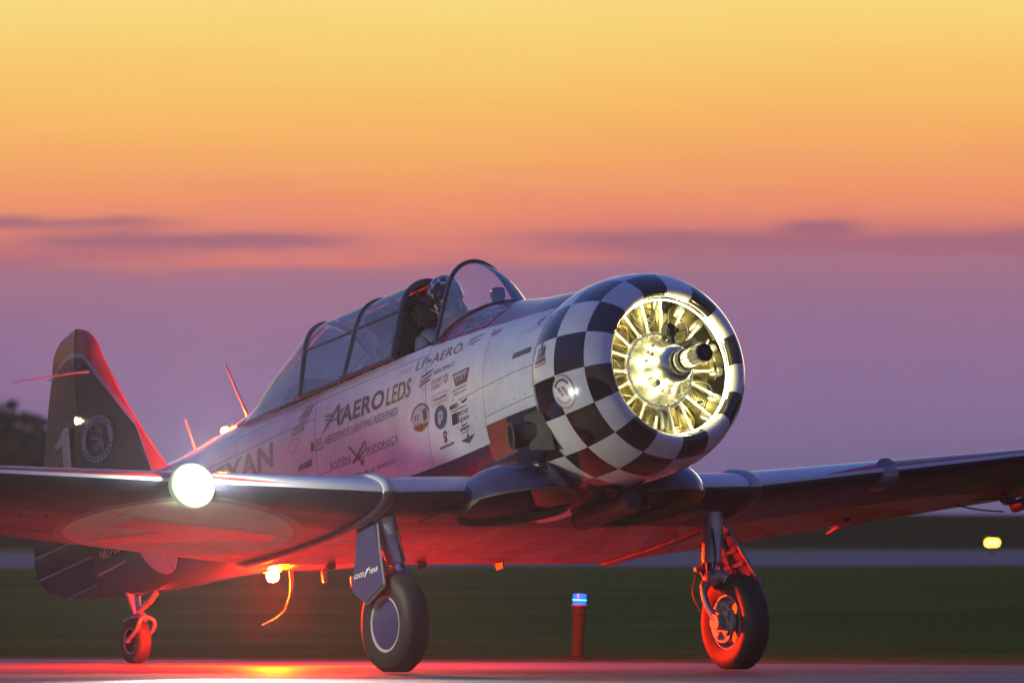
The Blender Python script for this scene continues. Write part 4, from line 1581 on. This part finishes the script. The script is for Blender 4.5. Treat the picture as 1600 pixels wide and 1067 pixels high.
decal('badge', [(poly([(-.27, 2.185), (-.005, 2.185), (-.035, 2.085), (-.22, 2.085)]), 'd_red'), (poly([(-.245, 2.172), (-.03, 2.172), (-.055, 2.115), (-.20, 2.115)]), 'd_pale', 1), (T_('WAI', -.21, -.05, 2.105, .055, bold=.03), 'd_grey', 2),
    (seg2(-.28, 2.063, -.04, 2.063, .010), 'd_mid'), (T_('MidContinent', -.26, -.04, 2.022, .026), 'd_mid'), (ring2(-.285, 2.01, .012, .018, 14, 1, R_(-120), R_(60)), 'd_grey')], w_side, FUS)
bx = [(-.605, 2.095), (-.36, 2.095), (-.37, 2.022), (-.605, 2.022)]
decal('badge', [(seg2(*bx[i], *bx[(i + 1) % 4], .004), 'd_brown') for i in range(4)] + [(T_('Concorde', -.585, -.385, 2.052, .026, bold=.02), 'd_brown'), (seg2(-.58, 2.037, -.39, 2.037, .005), 'd_orange')], w_side, FUS)
decal('lettering', [(T_('RAPCO', -.33, -.20, 1.937, .034, bold=.05), 'd_black'), (T_('inc', -.19, -.165, 1.937, .015), 'd_black'), (poly([(-.15, 1.975), (-.12, 1.962), (-.04, 1.972), (-.03, 1.962), (-.10, 1.945), (-.13, 1.952)]), 'd_black'), (seg2(-.32, 1.922, -.06, 1.922, .006), 'd_black'),
    (T_('METHO', -.195, -.035, 1.866, .034), 'd_black'), (T_('SEVEN', -.185, -.03, 1.818, .034), 'd_black')]
    + [(poly([(-.31 + i * .03, 1.905), (-.288 + i * .03, 1.905), (-.288 + i * .03, 1.825), (-.31 + i * .03, 1.825)]), 'd_black' if i < 3 else 'd_gold') for i in range(4)], w_side, FUS)
decal('round_badge', [(disc2(-.785, 1.98, .100, sx=1.35), 'd_pale'), (poly([(-.90, 1.935), (-.67, 1.935), (-.70, 1.905), (-.785, 1.882), (-.87, 1.905)]), 'd_orange', 1), (ring2(-.785, 1.98, .092, .104, 30, 1.35, R_(20), R_(175)), 'd_brown', 1),
    (poly([(-.75, 2.03), (-.69, 2.035), (-.69, 1.955), (-.74, 1.945)]), 'd_olive', 2), (seg2(-.87, 2.01, -.85, 1.995, .010), 'd_grey', 2), (seg2(-.85, 1.995, -.87, 1.975, .010), 'd_grey', 2), (seg2(-.83, 2.012, -.81, 1.997, .010), 'd_grey', 2), (seg2(-.81, 1.997, -.83, 1.977, .010), 'd_grey', 2),
    (seg2(-.86, 1.95, -.86, 1.91, .012), 'd_brown', 2), (seg2(-.82, 1.955, -.82, 1.90, .012), 'd_brown', 2), (seg2(-.78, 1.945, -.78, 1.90, .014), 'd_black', 2)], w_side, FUS)
decal('round_badge', [(disc2(-.485, 1.925, .086, sx=1.15), 'd_blue'), (ring2(-.485, 1.925, .080, .086, 30, 1.15), 'd_mid', 1), (disc2(-.485, 1.935, .036, sx=1.2), 'd_pale', 1), (disc2(-.51, 1.90, .025), 'd_pale', 1), (disc2(-.487, 1.93, .012), 'd_brown', 2)], w_side, FUS)
decal('badge', [(ring2(-.45, 1.79, .012, .030, 18), 'd_brown'), (poly([(-.48, 1.76), (-.42, 1.76), (-.43, 1.735), (-.47, 1.735)]), 'd_brown'), (T_('warbirds.com', -.555, -.33, 1.70, .026, bold=.04), 'd_brown')], w_side, FUS)
decal('winged_badge', [(T_('MADE BY', -.17, -.075, 1.785, .016, bold=.03), 'd_red'), (T_('BROTHERS AERO', -.20, -.04, 1.757, .022, bold=.05), 'd_brown'), (seg2(-.19, 1.742, -.05, 1.742, .008), 'd_mid'), (poly([(-.22, 1.695), (-.12, 1.70), (-.12, 1.665)]), 'd_brown'), (poly([(.03, 1.70), (-.06, 1.70), (-.06, 1.665)]), 'd_brown'), (disc2(-.09, 1.68, .026), 'd_olive', 1), (poly([(-.105, 1.70), (-.075, 1.70), (-.09, 1.735)]), 'd_brown', 1)], w_side, FUS)
# red deck badge
decal('deck_badge', [(poly([(-.36, 2.475), (-.09, 2.605), (.21, 2.575), (.09, 2.462), (-.30, 2.478)]), 'd_red'), (poly([(-.335, 2.482), (-.085, 2.598), (.19, 2.568), (.08, 2.47), (-.29, 2.484)]), 'd_pale', 1),
    (T_('LINCOLN', -.17, .155, 2.535, .035, bold=.05, rise=-.012), 'd_blue', 2), (T_('WELDERS', -.22, .08, 2.489, .032, bold=.05, rise=-.010), 'd_red', 2), (seg2(-.23, 2.533, .12, 2.522, .007), 'd_red', 2), (poly([(-.30, 2.487), (-.24, 2.487), (-.15, 2.56), (-.19, 2.555)]), 'd_blue', 2)], w_side, FUS)
decal('lettering', [(poly([(-.12, 2.378), (-.02, 2.378), (.0, 2.39), (.13, 2.392), (.12, 2.40), (-.03, 2.40)]), 'd_mid'), (seg2(-.10, 2.362, .10, 2.362, .008), 'd_mid'), (poly([(-.05, 2.352), (.0, 2.352), (.0, 2.34)]), 'd_mid')], w_side, FUS)
decal('lettering', [(seg2(.24, 2.385, .35, 2.385, .006), 'd_mid'), (seg2(.23, 2.368, .36, 2.368, .012), 'd_mid'), (seg2(.25, 2.352, .33, 2.352, .010), 'd_mid')], w_side, FUS)
decal('lettering', [(ring2(.92, 2.31, .012, .022, 16), 'd_grey'), (poly([(.935, 2.335), (.955, 2.34), (.95, 2.315)]), 'd_grey'), (T_('ball aerospace', .78, .98, 2.262, .014), 'd_mid')], w_side, FUS)
decal('lettering', [(poly([(.70, 2.085), (.94, 2.085), (.95, 2.125), (.70, 2.125)]), 'd_olive'), (T_('CONTINENTAL', .715, .93, 2.093, .024, bold=.02), 'd_mid', 1)], w_side, FUS)
# rear cluster
decal('badge', [(poly([(-2.60, 2.345), (-2.42, 2.34), (-2.36, 2.415), (-2.48, 2.42)]), 'd_mid'), (seg2(-2.60, 2.325, -2.44, 2.33, .008), 'd_mid'), (seg2(-2.63, 2.305, -2.44, 2.312, .008), 'd_mid'), (poly([(-2.69, 2.24), (-2.50, 2.245), (-2.49, 2.29), (-2.66, 2.292)]), 'd_mid'), (T_('QUEST', -2.65, -2.51, 2.252, .026, bold=.03), 'd_pale', 1)], w_side, FUS)
decal('badge', [(ring2(-2.64, 2.13, .080, .088, 24, 1.4, R_(30), R_(170)), 'd_mid'), (seg2(-2.70, 2.08, -2.60, 2.17, .006), 'd_mid'), (seg2(-2.72, 2.13, -2.64, 2.135, .006), 'd_mid'), (T_('ERICKSON', -2.70, -2.50, 2.03, .024, rise=.02), 'd_pale')], w_side, FUS)
decal('badge', [(poly([(-2.62, 1.97), (-2.40, 1.97), (-2.39, 2.02), (-2.58, 2.01)]), 'd_olive'), (T_('CHAMPION', -2.58, -2.41, 1.978, .024), 'd_gold', 1)], w_side, FUS)
decal('badge', [(poly([(-2.40, 2.07), (-2.35, 2.065), (-2.345, 2.13), (-2.39, 2.14)]), 'd_brown'), (seg2(-2.33, 2.135, -2.22, 2.135, .008), 'd_mid'), (seg2(-2.33, 2.115, -2.22, 2.115, .008), 'd_mid'), (seg2(-2.33, 2.095, -2.22, 2.095, .008), 'd_mid'), (seg2(-2.33, 2.065, -2.20, 2.065, .008), 'd_brown')], w_side, FUS)
# cowl emblems
decal('round_emblem', [(disc2(1.44, 1.70, .118), 'd_red', 0), (disc2(1.44, 1.70, .112), 'd_white', 1), (ring2(1.44, 1.70, .104, .107, 40), 'd_red', 2), (ring2(1.44, 1.70, .070, .092, 40, 1, R_(30), R_(150)), 'd_brown', 2), (ring2(1.44, 1.70, .070, .092, 40, 1, R_(200), R_(340)), 'd_pink', 2),
    (poly([(1.385, 1.735), (1.415, 1.735), (1.445, 1.675), (1.415, 1.665)]), 'd_red', 2), (poly([(1.43, 1.735), (1.46, 1.735), (1.495, 1.675), (1.465, 1.665)]), 'd_red', 2)], w_cowl, cw, .04)
decal('lettering', [(poly([(1.12, 1.99), (1.25, 1.99), (1.23, 2.02), (1.25, 2.07), (1.21, 2.06), (1.19, 2.13), (1.165, 2.06), (1.13, 2.06), (1.145, 2.02)]), 'd_grey'), (disc2(1.188, 2.035, .016), 'd_pale', 1), (T_('WARRIOR', 1.10, 1.27, 1.952, .032, bold=.06), 'd_red'), (seg2(1.10, 1.938, 1.27, 1.938, .010), 'd_grey')], w_cowl, cw, .04)
def w_under(x, z, L):          # z is the span position here
    p = sorted(wing_sec(z)[30:], key=lambda q: q[0])
    zz = float(np.interp(x, [q[0] for q in p], [q[2] for q in p]))
    return Vector((x, z, zz - .004 - .001 * L))
decal('underwing_numeral', [(poly([(-.94, -3.02), (-.66, -2.97), (-.62, -1.86), (-.84, -1.84), (-.92, -2.05)]), 'd_grey'), (poly([(-.90, -2.05), (-.92, -2.62), (-1.46, -2.92), (-1.47, -2.72), (-1.22, -2.40)]), 'd_grey')], w_under, ws_, .12)
# gear door wordmark
def w_door(x, z, L):
    return Vector((x, -(1.440 + (1.12 - z) * .24) - .005, z))
GD = [o for o in bpy.data.objects if o.name.startswith('gear_door')]
decal('lettering', [(T_('GOOD', -.185, -.055, .700, .034, shear=.2, bold=.02), 'd_white'), (T_('YEAR', .018, .140, .700, .034, shear=.2, bold=.02), 'd_white'), (poly([(-.045, .690), (-.03, .72), (-.016, .745), (.035, .755), (-.002, .738), (-.014, .715), (-.03, .690)]), 'd_white')], w_door, GD[0])
# fin marks
def w_fin(x, z, L):
    return Vector((x, -.070 - .001 * L, z))
decal('number', [(poly([(-6.60, 3.115), (-6.52, 3.115), (-6.54, 2.62), (-6.66, 2.62), (-6.64, 2.99)]), 'd_cream'), (poly([(-6.60, 3.115), (-6.64, 2.99), (-6.745, 2.985), (-6.75, 3.02), (-6.66, 3.055)]), 'd_cream')], w_fin, FN)
ring_items = [(ring2(-6.105, 2.935, .128, .175, 40, 1.38), 'd_pink')]
for k in range(9):
    a = R_(150 - k * 14)
    ring_items.append((poly([(-6.105 + 1.38 * r * math.cos(a + d), 2.935 + r * math.sin(a + d)) for r, d in ((.138, -.06), (.165, -.05), (.165, .05), (.138, .06))]), 'd_grey', 1))
for k in range(10):
    a = R_(200 + k * 15)
    ring_items.append((poly([(-6.105 + 1.38 * r * math.cos(a + d), 2.935 + r * math.sin(a + d)) for r, d in ((.138, -.06), (.165, -.05), (.165, .05), (.138, .06))]), 'd_grey', 1))
for k, (ex_, ez) in enumerate(((-6.19, 3.02), (-6.13, 3.05), (-6.22, 2.95), (-6.21, 2.88), (-6.16, 2.84))):
    p0 = Vector((-6.02, 2.83)); p1 = Vector((ex_, ez)); mm = (p0 + p1) / 2 + Vector((.03, .05))
    ch = [p0, p0.lerp(mm, .5) + Vector((.005, .008)), mm, mm.lerp(p1, .5) + Vector((.0, .008)), p1]
    for q in range(4): ring_items.append((seg2(ch[q].x, ch[q].y, ch[q + 1].x, ch[q + 1].y, .009), 'd_pink'))
decal('number_ring', ring_items, w_fin, FN)
decal('lettering', [(T_('www.texanflight.net', -6.76, -6.22, 3.50, .035), 'd_mid')], w_fin, FN)
decal('registration', [(T_('N651CE', -6.18, -5.78, 2.015, .085, bold=.04), 'd_pink')], lambda x, z, L: Vector((x, side_y(x, z) - .004, z)), FUS)

# =================================================================== PILOT
def skin_mesh(name, nodes, edges, m, parent, sub=2):
    me = bpy.data.meshes.new(name)
    me.from_pydata([n[0] for n in nodes], edges, [])
    o = bpy.data.objects.new(name, me)
    COL.objects.link(o)
    md = o.modifiers.new('s', 'SKIN'); md.use_smooth_shade = True
    me.skin_vertices.new() if not me.skin_vertices else None
    sv = me.skin_vertices[0].data
    for i, n in enumerate(nodes):
        r = n[1]
        sv[i].radius = (r, r) if not isinstance(r, tuple) else r
    sv[0].use_root = True
    s2 = o.modifiers.new('u', 'SUBSURF'); s2.levels = sub; s2.render_levels = sub
    dg = bpy.context.evaluated_depsgraph_get()
    me2 = bpy.data.meshes.new_from_object(o.evaluated_get(dg))
    bpy.data.objects.remove(o)
    me2.materials.clear(); me2.materials.append(m)
    me2.polygons.foreach_set('use_smooth', [True] * len(me2.polygons))
    o = bpy.data.objects.new(name, me2)
    COL.objects.link(o)
    if parent is not None: o.parent = parent
    return o
SEAT = Vector((-1.12, 0, 2.17))
def suit_fn(g, vec, xyz):
    x, y, z = xyz
    c = g.mix(g.noise(vec, 14, 4), (.20, .20, .22), (.30, .29, .31))
    c = g.mix(z.gt(.58), c, (.30, .17, .11))
    return c
nodes = [((0, 0, 0), .17), ((.0, 0, .18), .155), ((-.01, 0, .36), .175), ((-.005, 0, .47), (.15, .12)), ((.0, 0, .555), .065), ((.02, 0, .62), .068), ((.035, 0, .70), (.095, .085)), ((.035, 0, .79), (.09, .08)),
         ((-.01, -.19, .45), .078), ((.05, -.26, .24), .058), ((.27, -.16, .14), .045), ((.34, -.13, .13), (.04, .03)),
         ((-.01, .19, .45), .078), ((.05, .26, .24), .058), ((.27, .16, .14), .045), ((.34, .13, .13), (.04, .03)),
         ((.02, -.10, -.02), .10), ((.42, -.13, .04), .075), ((.62, -.13, -.24), .052), ((.74, -.13, -.25), .04),
         ((.02, .10, -.02), .10), ((.42, .13, .04), .075), ((.62, .13, -.24), .052), ((.74, .13, -.25), .04), ((.125, 0, .71), .02)]
edges = [(0, 1), (1, 2), (2, 3), (3, 4), (4, 5), (5, 6), (6, 7), (3, 8), (8, 9), (9, 10), (10, 11), (3, 12), (12, 13), (13, 14), (14, 15), (0, 16), (16, 17), (17, 18), (18, 19), (0, 20), (20, 21), (21, 22), (22, 23), (6, 24)]
for hand, sy in ((11, -1), (15, 1)):
    for k in range(4):
        b = len(nodes)
        y0 = sy * .13 + (k - 1.5) * .017
        L = (.028, .033, .031, .024)[k]
        nodes += [((.375, y0, .135), .009), ((.375 + L, y0, .12), .0085), ((.37 + L * .9, y0, .12 - L), .008)]
        edges += [(hand, b), (b, b + 1), (b + 1, b + 2)]
    b = len(nodes)
    nodes += [((.35, sy * .13 - sy * .04, .15), .010), ((.385, sy * .13 - sy * .035, .16), .009)]
    edges += [(hand, b), (b, b + 1)]
pil = skin_mesh('person', nodes, edges, mat('flight_suit', fn=suit_fn, rough=.8), None)
tag(pil, 'pilot in a grey flight suit and chequered helmet sitting in the open front cockpit', 'person')
def body_to_world(p):
    return PLANE.location + (PLANE.rotation_euler.to_matrix() @ Vector(p))
pil.location = body_to_world(SEAT)
pil.rotation_euler = PLANE.rotation_euler
def helm_fn(g, vec, xyz):
    x, y, z = xyz
    a = g.m('ARCTAN2', y, x - .03) * (8 / pi)
    k = a.floor() + ((z - .62) * 26.0).floor()
    c = g.mix(g.m('FLOORED_MODULO', k, 2.0).gt(.5), (.012, .012, .02), (.42, .43, .46))
    c = g.mix((x - .06).gt(.0) * z.lt(.83), c, (.02, .02, .022))
    return c
bm = bmesh.new()
vs = ell(bm, (.02, 0, .765), (.148, .125, .150), 40, 28)
hl = link('helmet', bm, mat('chequered_helmet', fn=helm_fn, rough=.25, coat=.4), pil)
bm = bmesh.new()
ell(bm, (.075, 0, .755), (.105, .108, .085), 28, 18)
link('visor', bm, mat('dark_visor', (.012, .012, .014), .08, coat=.6), hl)
bm = bmesh.new()
ell(bm, (.135, 0, .665), (.055, .05, .06), 18, 12, Matrix.Rotation(R_(-20), 3, 'Y'))
tube(bm, smooth_path([(.16, 0, .63), (.17, -.03, .56), (.13, -.08, .50), (.10, -.10, .42)], 5), .018, 10)
link('oxygen_mask', bm, M['dark'], hl)
bm = bmesh.new()
for s in (-1, 1):
    lathe(bm, [(0, .055), (.02, .05), (.03, .03), (.032, 0)], (.0, s * .11, .73), (0, s, 0), 20)
link('ear_cup', bm, M['dark'], hl)
bm = bmesh.new()
for s in (-1, 1):
    pts = [(-.14, s * .10, .50), (-.02, s * .12, .575), (.13, s * .11, .50), (.18, s * .08, .36), (.17, s * .04, .20)]
    tube(bm, smooth_path(pts, 4), .026, 8, flat=.4)
ell(bm, (.175, 0, .22), (.02, .04, .04), 12, 8)
link('harness', bm, mat('black_webbing', (.015, .015, .018), .7), pil)
bm = bmesh.new()
tube(bm, smooth_path([(.0, 0, .50), (.03, 0, .545), (.05, 0, .57)], 3), .085, 16)
link('collar', bm, M['dark'], pil)

# =================================================================== HAZE
m = bpy.data.materials.new('thin_haze')
m.use_nodes = True
nt = m.node_tree
nt.nodes.clear()
o_ = nt.nodes.new('ShaderNodeOutputMaterial')
pv = nt.nodes.new('ShaderNodeVolumePrincipled')
pv.inputs['Color'].default_value = (.85, .85, .9, 1)
pv.inputs['Density'].default_value = .0001
pv.inputs['Anisotropy'].default_value = .88
nt.links.new(pv.outputs[0], o_.inputs['Volume'])
bm = bmesh.new()
box(bm, (0, 690, 9), (1600, 1500, 20))
hz = link('haze', bm, m, smooth=0)
hz['kind'] = 'stuff'
